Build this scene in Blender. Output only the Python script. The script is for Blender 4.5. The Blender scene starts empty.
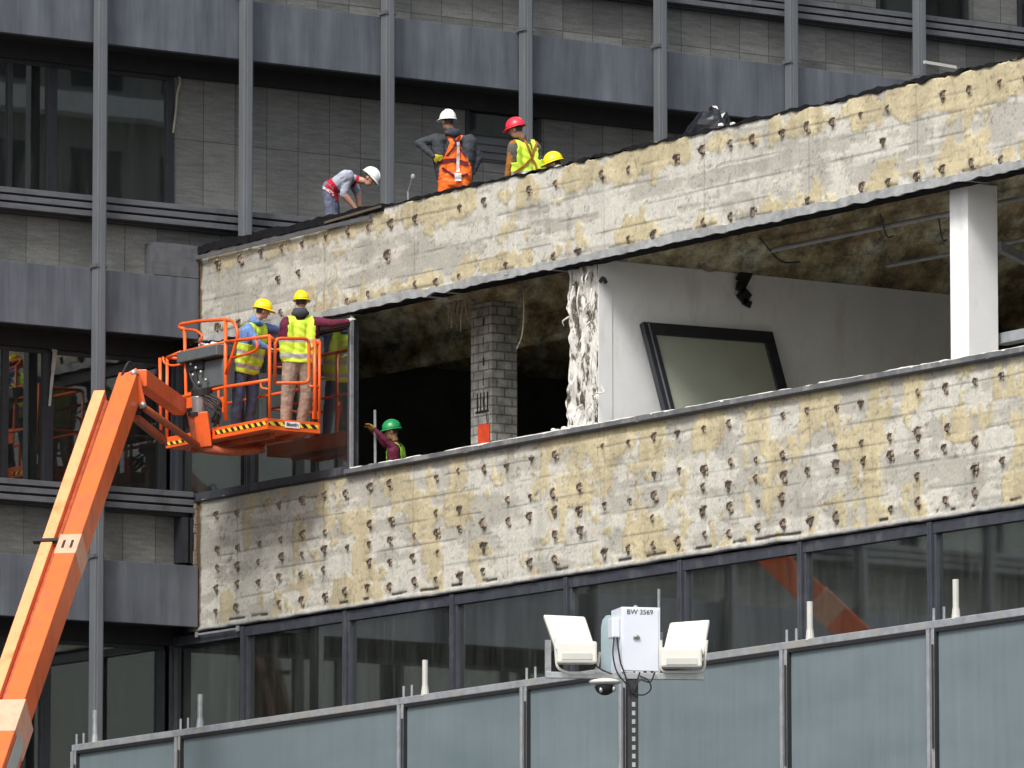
import bpy, bmesh, math, random
import numpy as np
from mathutils import Vector, Matrix, noise as mnoise
from mathutils.bvhtree import BVHTree
random.seed(7); rng = np.random.default_rng(11)
SC = bpy.context.scene; COL = SC.collection

# ---------------------------------------------------------------- camera geometry
F = 7316.0; CX, CY = 512, 384
PITCH = math.atan(960/F); HEAD = math.radians(55.88)
_h = np.array([math.cos(HEAD), math.sin(HEAD), 0]); RT = np.array([math.sin(HEAD), -math.cos(HEAD), 0]); UPZ = np.array([0, 0, 1.])
FW = _h*math.cos(PITCH)+UPZ*math.sin(PITCH); CU = -_h*math.sin(PITCH)+UPZ*math.cos(PITCH)
def ray(x, y): return FW+RT*(x-CX)/F-CU*(y-CY)/F
_d = ray(195, 1344)*(F/66.)
CAM = np.array([-_d[0], -_d[1], 1.6])
def onx(x, y, X): R = ray(x, y); return CAM+R*(X-CAM[0])/R[0]
def ony(x, y, Y): R = ray(x, y); return CAM+R*(Y-CAM[1])/R[1]
def onz(x, y, Z): R = ray(x, y); return CAM+R*(Z-CAM[2])/R[2]
def J(x, y, D): return CAM+ray(x, y)*D
def depth(P): return float((np.array(P)-CAM)@FW)

# ---------------------------------------------------------------- nodes / materials
def new_mat(name):
    m = bpy.data.materials.new(name); m.use_nodes = True
    nt = m.node_tree; b = nt.nodes['Principled BSDF']; return m, nt, b
def N(nt, t, **kw):
    n = nt.nodes.new(t)
    for k, v in kw.items():
        if k in ('operation', 'blend_type', 'data_type', 'noise_dimensions', 'feature', 'attribute_name', 'offset', 'squash', 'distance'): setattr(n, k, v)
        else: n.inputs[k].default_value = v
    return n
def coords(nt, scale=(1, 1, 1)):
    g = nt.nodes.new('ShaderNodeNewGeometry'); mp = nt.nodes.new('ShaderNodeMapping'); mp.inputs['Scale'].default_value = scale
    nt.links.new(g.outputs['Position'], mp.inputs['Vector']); return mp.outputs[0]
def ramp(nt, fac, stops):
    r = nt.nodes.new('ShaderNodeValToRGB'); e = r.color_ramp.elements
    e[0].position, e[0].color = stops[0][0], (*stops[0][1], 1); e[1].position, e[1].color = stops[-1][0], (*stops[-1][1], 1)
    for p, c in stops[1:-1]: q = e.new(p); q.color = (*c, 1)
    nt.links.new(fac, r.inputs[0]); return r.outputs[0]
def mix(nt, fac, a, b, bt='MIX'):
    m = nt.nodes.new('ShaderNodeMix'); m.data_type = 'RGBA'; m.blend_type = bt
    for v, i in ((fac, 0), (a, 6), (b, 7)):
        if isinstance(v, (int, float)): m.inputs[i].default_value = v
        elif isinstance(v, tuple): m.inputs[i].default_value = (*v, 1)
        else: nt.links.new(v, m.inputs[i])
    return m.outputs[2]
def bump(nt, b, h, s=.3, d=.02):
    n = nt.nodes.new('ShaderNodeBump'); n.inputs['Strength'].default_value = s; n.inputs['Distance'].default_value = d
    nt.links.new(h, n.inputs['Height']); nt.links.new(n.outputs[0], b.inputs['Normal'])
def noise(nt, vec, sc, det=4, rough=.6):
    n = nt.nodes.new('ShaderNodeTexNoise'); n.inputs['Scale'].default_value = sc; n.inputs['Detail'].default_value = det; n.inputs['Roughness'].default_value = rough
    nt.links.new(vec, n.inputs['Vector']); return n.outputs['Fac']
def simple(name, c, rough=.6, metal=0, var=.25, sc=6, stretch=(1, 1, 1), dirt=None, bmp=.0, spec=.5):
    m, nt, b = new_mat(name); v = coords(nt, stretch); f = noise(nt, v, sc)
    lo = tuple(x*(1-var) for x in c); hi = tuple(min(1, x*(1+var)) for x in c)
    col = ramp(nt, f, [(.25, lo), (.5, c), (.75, hi)])
    if dirt:
        f2 = noise(nt, coords(nt, (1, 1, .35)), 2.3, 6, .7); mk = ramp(nt, f2, [(.52, (0, 0, 0)), (.68, (1, 1, 1))])
        col = mix(nt, mk, col, dirt)
    nt.links.new(col, b.inputs['Base Color']); b.inputs['Roughness'].default_value = rough; b.inputs['Metallic'].default_value = metal
    b.inputs['Specular IOR Level'].default_value = spec
    if bmp: bump(nt, b, noise(nt, coords(nt), 40, 3), bmp, .01)
    return m
M = {}
M['asphalt'] = simple('asphalt', (.05, .05, .052), .9, var=.3, sc=8, bmp=.3)
M['paving'] = simple('paving', (.22, .21, .2), .9, var=.2, sc=3)
M['road_paint'] = simple('road_paint', (.75, .75, .72), .7)
M['column'] = simple('column_paint', (.12, .13, .143), .5, var=.14, sc=4, stretch=(1, 1, .2))
M['rail'] = simple('rail_paint', (.105, .11, .122), .5, var=.25, sc=3, stretch=(.6, 1, 4), dirt=(.06, .06, .062))
M['darkframe'] = simple('dark_frame', (.022, .024, .03), .4, var=.3)
M['aframe'] = simple('anodised_frame', (.048, .052, .066), .4, var=.25, sc=5, dirt=(.1, .105, .115))
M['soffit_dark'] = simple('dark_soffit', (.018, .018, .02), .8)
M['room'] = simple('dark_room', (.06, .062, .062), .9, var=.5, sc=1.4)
M['roomfloor'] = simple('bounce_floor', (.5, .49, .46), .9, var=.4)  # floor colour raised to bounce extra light into the rooms
M['roofing'] = simple('roofing_felt', (.05, .05, .052), .9, var=.4)
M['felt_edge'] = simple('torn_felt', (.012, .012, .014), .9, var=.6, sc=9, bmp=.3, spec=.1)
M['galv'] = simple('galvanised', (.32, .34, .35), .45, .35, var=.25, sc=9)
M['galv_dull'] = simple('galvanised_dull', (.3, .32, .345), .5, .2, var=.25, sc=7, dirt=(.34, .33, .28))
M['white_paint'] = simple('white_paint', (.84, .85, .85), .6, var=.05, sc=2, dirt=(.74, .735, .71))
M['white_box'] = simple('white_enamel', (.66, .69, .76), .35, var=.03, sc=2)
M['lamp_white'] = simple('lamp_white', (.66, .65, .59), .4, var=.05, sc=3)
M['lamp_glass'] = simple('lamp_glass', (.5, .5, .46), .2, var=.05)
M['antenna'] = simple('antenna_plastic', (.35, .45, .48), .4, var=.08)
M['orange'] = simple('orange_paint', (.84, .125, .02), .38, var=.12, sc=3, dirt=(.62, .11, .03))
M['orange_old'] = simple('worn_orange_paint', (.82, .14, .03), .38, var=.1, sc=3, dirt=(.5, .12, .05)); M['pale_orange'] = simple('faded_orange_paint', (.9, .36, .16), .4, var=.1, sc=3, dirt=(.86, .22, .07))
M['orange_rust'] = simple('rusty_orange', (.4, .09, .035), .6, var=.35, sc=8)
M['sticker'] = simple('pale_sticker', (.72, .36, .24), .5, var=.15, sc=8)
M['blackrub'] = simple('black_rubber', (.015, .015, .017), .6)
M['console'] = simple('console_grey', (.1, .115, .12), .5, var=.15)
M['steel'] = simple('pale_steel', (.4, .42, .42), .35, .6)
M['rust'] = simple('rusty_steel', (.2, .16, .125), .85, var=.6, sc=30, bmp=.4)
M['mortar'] = simple('mortar_crumb', (.3, .25, .19), .95, var=.5, sc=30, bmp=.5)
M['paper'] = simple('orange_paper', (.7, .07, .02), .7)
M['plastic_black'] = simple('black_plastic_sheet', (.012, .013, .018), .28, var=.3)
M['white_rag'] = simple('white_plaster', (.62, .61, .57), .9, var=.25, sc=10, bmp=.6)
M['white_bits'] = simple('white_fragments', (.85, .84, .8), .8, var=.1)
M['hi_yellow'] = simple('hi_vis_yellow', (.62, .86, .06), .7, var=.1, sc=12)
M['hi_green'] = simple('hi_vis_green', (.4, .8, .06), .7, var=.1, sc=12)
M['silver'] = simple('reflective_tape', (.5, .52, .5), .35, .2, var=.1)
M['hi_orange'] = simple('hi_vis_orange', (.9, .16, .015), .7, var=.12, sc=10)
M['skin'] = simple('skin', (.5, .26, .18), .55, var=.08)
M['hair'] = simple('hair', (.03, .022, .016), .7)
M['eye'] = simple('eye', (.02, .015, .012), .3)
for k, c in dict(blue_jacket=(.14, .24, .5), maroon=(.12, .02, .045), jeans=(.06, .085, .14), beige=(.34, .27, .21), charcoal=(.05, .055, .065),
                 grey_tee=(.36, .38, .46), greyblue=(.14, .15, .22), brown_sleeve=(.3, .12, .03), olive=(.1, .1, .085), harness_red=(.5, .02, .04),
                 harness_dark=(.12, .02, .03), strap_white=(.7, .68, .66), glove=(.5, .42, .03), glove_grey=(.42, .4, .34), boot=(.07, .06, .055),
                 glove_tan=(.4, .22, .05)).items():
    M[k] = simple(k, c, .85, var=.25, sc=14, spec=.2)
for k, c in dict(hat_yellow=(.9, .68, .01), hat_white=(.82, .84, .82), hat_red=(.75, .03, .06), hat_green=(.015, .27, .08)).items():
    M[k] = simple(k, c, .35, var=.04)

def mat_stone():
    m, nt, b = new_mat('stone_cladding')
    g = nt.nodes.new('ShaderNodeNewGeometry'); s = nt.nodes.new('ShaderNodeSeparateXYZ'); c = nt.nodes.new('ShaderNodeCombineXYZ')
    nt.links.new(g.outputs['Position'], s.inputs[0]); nt.links.new(s.outputs[0], c.inputs[0])
    ad = N(nt, 'ShaderNodeMath', operation='ADD'); ad.inputs[1].default_value = -19.08+.006+1.16*40; nt.links.new(s.outputs[2], ad.inputs[0]); nt.links.new(ad.outputs[0], c.inputs[1])
    br = nt.nodes.new('ShaderNodeTexBrick'); br.offset = 0; br.squash = 1
    br.inputs['Scale'].default_value = 1; br.inputs['Brick Width'].default_value = .585; br.inputs['Row Height'].default_value = 1.16
    br.inputs['Mortar Size'].default_value = .009; br.inputs['Mortar Smooth'].default_value = .2; br.inputs['Bias'].default_value = 0
    br.inputs['Color1'].default_value = (.12, .123, .117, 1); br.inputs['Color2'].default_value = (.195, .198, .188, 1); br.inputs['Mortar'].default_value = (.075, .075, .07, 1)
    nt.links.new(c.outputs[0], br.inputs['Vector'])
    f = noise(nt, coords(nt, (.7, 1, 5)), 3.5, 6, .7)
    v = ramp(nt, f, [(.3, (.68, .68, .68)), (.7, (1.25, 1.25, 1.22))])
    f3 = noise(nt, coords(nt), 30, 3); v3 = ramp(nt, f3, [(.3, (.85, .85, .85)), (.7, (1.12, 1.12, 1.12))])
    col = mix(nt, 1.0, mix(nt, 1.0, br.outputs['Color'], v, 'MULTIPLY'), v3, 'MULTIPLY')
    nt.links.new(col, b.inputs['Base Color']); b.inputs['Roughness'].default_value = .7; return m
M['stone'] = mat_stone()
def mat_fascia():
    m, nt, b = new_mat('streaked_fascia')
    f = noise(nt, coords(nt, (1, 1, .09)), 3.2, 8, .7); f2 = noise(nt, coords(nt), .7, 3)
    a = ramp(nt, f, [(.3, (.06, .068, .082)), (.5, (.1, .111, .13)), (.72, (.148, .162, .184))])
    v = ramp(nt, f2, [(.3, (.75, .75, .78)), (.7, (1.15, 1.15, 1.15))])
    nt.links.new(mix(nt, 1., a, v, 'MULTIPLY'), b.inputs['Base Color']); b.inputs['Roughness'].default_value = .55
    return m
M['fascia'] = mat_fascia()
def mat_glass(name, tint=(.5, .55, .56), ior=1.7, rough=.012, low=.36):
    m = bpy.data.materials.new(name); m.use_nodes = True; nt = m.node_tree; nt.nodes.clear()
    o = nt.nodes.new('ShaderNodeOutputMaterial'); t = nt.nodes.new('ShaderNodeBsdfTransparent'); t.inputs[0].default_value = (*tint, 1)
    g = nt.nodes.new('ShaderNodeBsdfGlossy'); g.inputs['Roughness'].default_value = rough; g.inputs[0].default_value = (.9, .95, .95, 1)
    fr = nt.nodes.new('ShaderNodeFresnel'); fr.inputs[0].default_value = ior; mx = nt.nodes.new('ShaderNodeMixShader')
    bp = nt.nodes.new('ShaderNodeBump'); bp.inputs['Strength'].default_value = .02; bp.inputs['Distance'].default_value = .02
    nt.links.new(noise(nt, coords(nt), 1.1, 1), bp.inputs['Height']); nt.links.new(bp.outputs[0], g.inputs['Normal']); 
    # dusty film
    d = nt.nodes.new('ShaderNodeBsdfDiffuse'); d.inputs[0].default_value = (.3, .33, .3, 1)
    f = noise(nt, coords(nt, (1, 1, .12)), 7, 5, .7); dr = ramp(nt, f, [(.35, (.02,)*3), (.6, (.06,)*3), (.8, (.16,)*3)])
    mxx = N(nt, 'ShaderNodeMath', operation='MAXIMUM'); mxx.inputs[1].default_value = low; nt.links.new(fr.outputs[0], mxx.inputs[0]); nt.links.new(mxx.outputs[0], mx.inputs[0]); nt.links.new(t.outputs[0], mx.inputs[1]); nt.links.new(g.outputs[0], mx.inputs[2])
    m2 = nt.nodes.new('ShaderNodeMixShader'); nt.links.new(dr, m2.inputs[0]); nt.links.new(mx.outputs[0], m2.inputs[1]); nt.links.new(d.outputs[0], m2.inputs[2])
    nt.links.new(m2.outputs[0], o.inputs[0]); return m
M['glass'] = mat_glass('tinted_glass', (.42, .48, .46), ior=2.1, rough=.03)
M['glassB'] = mat_glass('dark_tinted_glass', (.35, .4, .4), 1.6, low=.13)
def mat_screen():
    m, nt, b = new_mat('frosted_panel')
    f = noise(nt, coords(nt, (1, .6, 2)), .6, 4); f2 = noise(nt, coords(nt, (1, 1, .06)), 9, 5, .7)
    a = ramp(nt, f, [(.3, (.128, .168, .182)), (.7, (.168, .208, .228))]); v = ramp(nt, f2, [(.3, (.93,)*3), (.75, (1.1,)*3)]); f3 = noise(nt, coords(nt, (1, 1, .3)), 2.5, 8, .8); v3 = ramp(nt, f3, [(.4, (1, 1, 1)), (.62, (1, 1, 1)), (.72, (1.35, 1.3, 1.2))])
    nt.links.new(mix(nt, 1., mix(nt, 1., a, v, 'MULTIPLY'), v3, 'MULTIPLY'), b.inputs['Base Color']); b.inputs['Roughness'].default_value = .35; return m
M['screen'] = mat_screen()
def mat_concrete():
    m, nt, b = new_mat('stripped_concrete'); at = nt.nodes.new('ShaderNodeAttribute'); at.attribute_name = 'Col'
    f = noise(nt, coords(nt), 22, 5, .7); v = ramp(nt, f, [(.3, (.8,)*3), (.7, (1.14,)*3)])
    nt.links.new(mix(nt, 1., at.outputs['Color'], v, 'MULTIPLY'), b.inputs['Base Color']); b.inputs['Roughness'].default_value = .92
    b.inputs['Specular IOR Level'].default_value = .2
    bump(nt, b, noise(nt, coords(nt), 45, 5, .7), .5, .01); return m
M['concrete'] = mat_concrete()
def mat_ceiling():
    m, nt, b = new_mat('stained_ceiling')
    vc = nt.nodes.new('ShaderNodeMapping'); g_ = nt.nodes.new('ShaderNodeNewGeometry'); vc.vector_type = 'POINT'; vc.inputs['Rotation'].default_value = (0, 0, -HEAD); vc.inputs['Scale'].default_value = (1, 1, 1); nt.links.new(g_.outputs['Position'], vc.inputs['Vector'])
    sc2 = nt.nodes.new('ShaderNodeVectorMath'); sc2.operation = 'MULTIPLY'; sc2.inputs[1].default_value = (.17, 1, 1); nt.links.new(vc.outputs[0], sc2.inputs[0])
    f = noise(nt, sc2.outputs[0], 1.5, 7, .72); f2 = noise(nt, sc2.outputs[0], 4.5, 6, .75)
    a = ramp(nt, f, [(.32, (.1, .08, .05)), (.44, (.3, .22, .1)), (.54, (.46, .42, .26)), (.66, (.7, .68, .55))])
    v = ramp(nt, f2, [(.36, (.2,)*3), (.5, (.7,)*3), (.68, (1.15,)*3)])
    nt.links.new(mix(nt, 1., a, v, 'MULTIPLY'), b.inputs['Base Color']); b.inputs['Roughness'].default_value = .95; return m
M['ceiling'] = mat_ceiling()
def mat_blocks():
    m, nt, b = new_mat('block_masonry')
    g = nt.nodes.new('ShaderNodeNewGeometry'); s = nt.nodes.new('ShaderNodeSeparateXYZ'); c = nt.nodes.new('ShaderNodeCombineXYZ')
    nt.links.new(g.outputs['Position'], s.inputs[0])
    ad = N(nt, 'ShaderNodeMath', operation='ADD'); nt.links.new(s.outputs[0], ad.inputs[0]); nt.links.new(s.outputs[1], ad.inputs[1])
    nt.links.new(ad.outputs[0], c.inputs[0]); nt.links.new(s.outputs[2], c.inputs[1])
    br = nt.nodes.new('ShaderNodeTexBrick'); br.inputs['Scale'].default_value = 1; br.inputs['Brick Width'].default_value = .27; br.inputs['Row Height'].default_value = .135
    br.inputs['Mortar Size'].default_value = .014
    br.inputs['Color1'].default_value = (.36, .355, .33, 1); br.inputs['Color2'].default_value = (.5, .49, .46, 1); br.inputs['Mortar'].default_value = (.2, .195, .18, 1)
    nt.links.new(c.outputs[0], br.inputs['Vector'])
    v = ramp(nt, noise(nt, coords(nt), 5, 5, .7), [(.35, (.5,)*3), (.65, (1.15,)*3)])
    nt.links.new(mix(nt, 1., br.outputs[0], v, 'MULTIPLY'), b.inputs['Base Color']); b.inputs['Roughness'].default_value = .9
    bump(nt, b, br.outputs['Fac'], -.4, .02); return m
M['blocks'] = mat_blocks()
def mat_hazard():
    m, nt, b = new_mat('hazard_stripes')
    g = nt.nodes.new('ShaderNodeNewGeometry'); s = nt.nodes.new('ShaderNodeSeparateXYZ'); nt.links.new(g.outputs['Position'], s.inputs[0])
    def mth(op, a, bb):
        n = N(nt, 'ShaderNodeMath', operation=op)
        for i, v in enumerate((a, bb)):
            if isinstance(v, (int, float)): n.inputs[i].default_value = v
            else: nt.links.new(v, n.inputs[i])
        return n.outputs[0]
    k = mth('FRACT', mth('MULTIPLY', mth('ADD', mth('ADD', mth('MULTIPLY', s.outputs[1], -1.), s.outputs[0]), mth('MULTIPLY', s.outputs[2], 1.)), 6.2), 0)
    st = mth('GREATER_THAN', k, .5)
    nt.links.new(mix(nt, st, (.85, .6, .06), (.015, .014, .013)), b.inputs['Base Color']); b.inputs['Roughness'].default_value = .5; return m
M['hazard'] = mat_hazard()

# ---------------------------------------------------------------- mesh builder
class MB:
    def __init__(s): s.v = []; s.f = []; s.m = []; s.mi = 0
    def add(s, vs, fs):
        o = len(s.v); s.v += [tuple(map(float, p)) for p in vs]; s.f += [tuple(i+o for i in f) for f in fs]; s.m += [s.mi]*len(fs); return s
    def box(s, a, b):
        (x0, y0, z0), (x1, y1, z1) = a, b
        x0, x1 = sorted((x0, x1)); y0, y1 = sorted((y0, y1)); z0, z1 = sorted((z0, z1))
        return s.add([(x0, y0, z0), (x1, y0, z0), (x1, y1, z0), (x0, y1, z0), (x0, y0, z1), (x1, y0, z1), (x1, y1, z1), (x0, y1, z1)],
                     [(0, 3, 2, 1), (4, 5, 6, 7), (0, 1, 5, 4), (1, 2, 6, 5), (2, 3, 7, 6), (3, 0, 4, 7)])
    def obox(s, c, ax, ay, az):
        c, ax, ay, az = map(np.array, (c, ax, ay, az)); vs = []
        for k in (-1, 1):
            for i, j in ((-1, -1), (1, -1), (1, 1), (-1, 1)): vs.append(c+i*ax+j*ay+k*az)
        return s.add(vs, [(0, 3, 2, 1), (4, 5, 6, 7), (0, 1, 5, 4), (1, 2, 6, 5), (2, 3, 7, 6), (3, 0, 4, 7)])
    def beam(s, a, b, side, w, h):
        "box from a to b, half widths w along side, h along the third axis"
        a, b, side = map(lambda q: np.array(q, float), (a, b, side)); d = b-a; L = np.linalg.norm(d); d /= L
        side -= d*(side@d); side /= np.linalg.norm(side); u = np.cross(d, side)
        return s.obox((a+b)/2, side*w, u*h, d*L/2)
    def tube(s, pts, r, n=8, r2=None, cap=True):
        pts = [np.array(p, float) for p in pts]; vs = []; fs = []; k = len(pts)
        ref = np.array([0, 0, 1.]); prev = None
        for i, p in enumerate(pts):
            t = pts[min(i+1, k-1)]-pts[max(i-1, 0)]; t /= (np.linalg.norm(t)+1e-9)
            if prev is None:
                q = ref if abs(t@ref) < .9 else np.array([1., 0, 0]); u = np.cross(t, q)
            else: u = prev-t*(prev@t)
            u /= np.linalg.norm(u); prev = u; w = np.cross(t, u); rr = r if r2 is None else r+(r2-r)*i/(k-1)
            for a in range(n): vs.append(p+rr*(math.cos(a*2*math.pi/n)*u+math.sin(a*2*math.pi/n)*w))
        for i in range(k-1):
            for a in range(n): b_ = (a+1) % n; fs.append((i*n+a, i*n+b_, (i+1)*n+b_, (i+1)*n+a))
        if cap: fs.append(tuple(range(n))[::-1]); fs.append(tuple((k-1)*n+a for a in range(n)))
        return s.add(vs, fs)
    def ell(s, c, R, rad, nu=16, nv=10, lo=-math.pi/2):
        "ellipsoid, R rows = axes"
        vs = []; fs = []; c = np.array(c); R = np.array(R, float)
        for j in range(nv+1):
            ph = lo+(math.pi/2-lo)*j/nv
            for i in range(nu):
                th = 2*math.pi*i/nu; l = (rad[0]*math.cos(ph)*math.cos(th), rad[1]*math.cos(ph)*math.sin(th), rad[2]*math.sin(ph)); vs.append(c+l[0]*R[0]+l[1]*R[1]+l[2]*R[2])
        for j in range(nv):
            for i in range(nu): k = (i+1) % nu; fs.append((j*nu+i, j*nu+k, (j+1)*nu+k, (j+1)*nu+i))
        fs.append(tuple(range(nu))[::-1]); return s.add(vs, fs)
    def cap(s, a, b, ra, rb, n=12):
        a = np.array(a, float); b = np.array(b, float); d = b-a; L = np.linalg.norm(d); d = d/L if L > 1e-6 else np.array([0, 0, 1.])
        q = np.array([0, 0, 1.]) if abs(d[2]) < .9 else np.array([1., 0, 0]); u = np.cross(d, q); u /= np.linalg.norm(u); w = np.cross(d, u)
        vs = []; fs = []; rings = []
        for k in range(1, 5): ph = -math.pi/2+k*math.pi/8; rings.append((a+d*ra*math.sin(ph), ra*math.cos(ph)))
        for k in range(0, 4): ph = k*math.pi/8; rings.append((b+d*rb*math.sin(ph), rb*math.cos(ph)))
        for c, r in rings:
            for i in range(n): vs.append(c+r*(math.cos(2*math.pi*i/n)*u+math.sin(2*math.pi*i/n)*w))
        for j in range(len(rings)-1):
            for i in range(n): k = (i+1) % n; fs.append((j*n+i, j*n+k, (j+1)*n+k, (j+1)*n+i))
        vs.append(a-d*ra); vs.append(b+d*rb); e = len(vs)
        for i in range(n): k = (i+1) % n; fs.append((e-2, k, i)); fs.append((e-1, (len(rings)-1)*n+i, (len(rings)-1)*n+k))
        return s.add(vs, fs)
    def build(s, name, mat, parent=None, bevel=0, smooth=False, mods=None):
        loc = Vector(parent['_w']) if parent is not None and '_w' in parent else Vector((0, 0, 0))
        me = bpy.data.meshes.new(name); me.from_pydata([Vector(p)-loc for p in s.v], [], s.f); me.validate(); me.update()
        mats = mat if isinstance(mat, (list, tuple)) else [mat]
        for m in mats: me.materials.append(M[m] if isinstance(m, str) else m)
        if len(mats) > 1 and len(me.polygons) == len(s.m): me.polygons.foreach_set('material_index', s.m)
        bm = bmesh.new(); bm.from_mesh(me); bmesh.ops.recalc_face_normals(bm, faces=bm.faces); bm.to_mesh(me); bm.free()
        o = bpy.data.objects.new(name, me); COL.objects.link(o)
        if smooth: me.polygons.foreach_set('use_smooth', [True]*len(me.polygons))
        if bevel:
            b = o.modifiers.new('bevel', 'BEVEL'); b.width = bevel; b.segments = 2; b.limit_method = 'ANGLE'
        if parent is not None: o.parent = parent
        if parent is not None and '_w' in parent: o['_w'] = tuple(parent['_w'])
        return o
def tag(o, label=None, cat=None, group=None, kind=None):
    if label: o['label'] = label
    if cat: o['category'] = cat
    if group: o['group'] = group
    if kind: o['kind'] = kind
    return o
def thing(name, loc, label, cat, group=None):
    o = bpy.data.objects.new(name, None); COL.objects.link(o); o.location = Vector([float(q) for q in loc]); o['_w'] = tuple(float(q) for q in loc); o.empty_display_size = .2
    return tag(o, label, cat, group)
def arc(pts, n=5, r=.12):
    "rounded polyline"
    pts = [np.array(p, float) for p in pts]; out = [pts[0]]
    for i in range(1, len(pts)-1):
        p = pts[i]; a = pts[i-1]-p; b = pts[i+1]-p; la, lb = np.linalg.norm(a), np.linalg.norm(b); q = min(r, la*.45, lb*.45)
        A = p+a/la*q; B = p+b/lb*q
        for k in range(n+1): t = k/n; out.append((1-t)**2*A+2*t*(1-t)*p+t*t*B)
    out.append(pts[-1]); return out
def spline(pts, n=6):
    P = [np.array(p, float) for p in pts]; P = [2*P[0]-P[1]]+P+[2*P[-1]-P[-2]]; out = []
    for i in range(1, len(P)-2):
        for k in range(n):
            t = k/n; out.append(.5*((2*P[i])+(-P[i-1]+P[i+1])*t+(2*P[i-1]-5*P[i]+4*P[i+1]-P[i+2])*t*t+(-P[i-1]+3*P[i]-3*P[i+1]+P[i+2])*t**3))
    out.append(P[-2]); return out

# ---------------------------------------------------------------- ground
g = MB().add([(-400, -400, 0), (400, -400, 0), (400, 400, 0), (-400, 400, 0)], [(0, 1, 2, 3)]).build('ground', 'paving'); tag(g, kind='structure')
g = MB().add([(-60, -300, .004), (-7, -300, .004), (-7, 0-8, .004), (-60, -8, .004)], [(0, 1, 2, 3)]).build('road', 'asphalt'); tag(g, kind='structure')
g = MB().box((-7, -300, 0), (-6.85, -8, .13)).build('kerb', 'paving'); tag(g, kind='structure')
mk = MB()
for i in range(24): mk.add([(-33.6, -290+i*12, .008), (-33.4, -290+i*12, .008), (-33.4, -287+i*12, .008), (-33.6, -287+i*12, .008)], [(0, 1, 2, 3)])
tag(mk.build('road_marking', 'road_paint'), kind='structure')

# ================================================================ office tower (wall B, y = 0)
T = thing('office_tower', (0, .9, 0), 'dark grey stone clad office tower with grey fascias behind the stripped building', 'building')
ZF = [-.87+4.46*0, 3.59, 8.04, 12.50, 16.96, 21.42, 25.88]      # fascia undersides
XL, XR = -34, 44
WX = .9
for i, z in enumerate(ZF):
    if z < 0: continue
    xr = 0 if z < 17.2 else XR
    xs = [x for x in np.arange(-1.9-2.63*14, XR, 2.63)]
    xe = -.02 if z < 17.2 else XR
    prev = XL
    cuts = [x for x in xs if XL < x < xe]+[xe]
    for c in cuts:
        if c-prev < .2: continue
        jy = random.uniform(-.012, .012); jz = random.uniform(-.008, .008)
        MB().box((prev+.008, 0+jy, z+jz), (c-.008, .12+jy, z+.94+jz)).build('fascia', 'fascia', T, bevel=.006); prev = c
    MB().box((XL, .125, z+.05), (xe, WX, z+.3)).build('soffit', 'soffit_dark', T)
    # sill slab on top of spandrel
    xe = -.02 if z < 16.9 else XR
    MB().box((XL, .34, z+.3), (xe+(.0), WX-.002, z+1.74)).build('spandrel', 'stone', T)
    rz = z+.94+.83
    for k in range(3):
        MB().box((XL, .08+.03*k, rz+.125*k), (xe+.0, .336, rz+.125*k+.085)).build('sill_rail', 'rail', T, bevel=.006)
    MB().box((XL, .2, rz-.05), (xe-.001, .335, rz+.33)).build('rail_backing', 'darkframe', T)
    # dark header under the soffit
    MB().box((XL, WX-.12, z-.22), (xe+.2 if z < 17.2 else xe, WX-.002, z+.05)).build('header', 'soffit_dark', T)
# columns
for k in range(-12, 18):
    x = -1.9+2.63*k
    zb = 0 if x < 0 else 17.45
    o = MB().box((x-.082, -.2, zb), (x+.082, 0-.03, 31)).build('column', 'column', T, bevel=.012)
    MB().box((x-.04, -.235, zb), (x+.04, -.201, 31)).build('column_fin', 'column', o)
    for z in ZF:
        if z > 3 and (x < 0 or z > 17): MB().box((x-.11, -.215, z+.95), (x+.11, -.0, z+1.0)).build('column_collar', 'rail', o)
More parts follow.
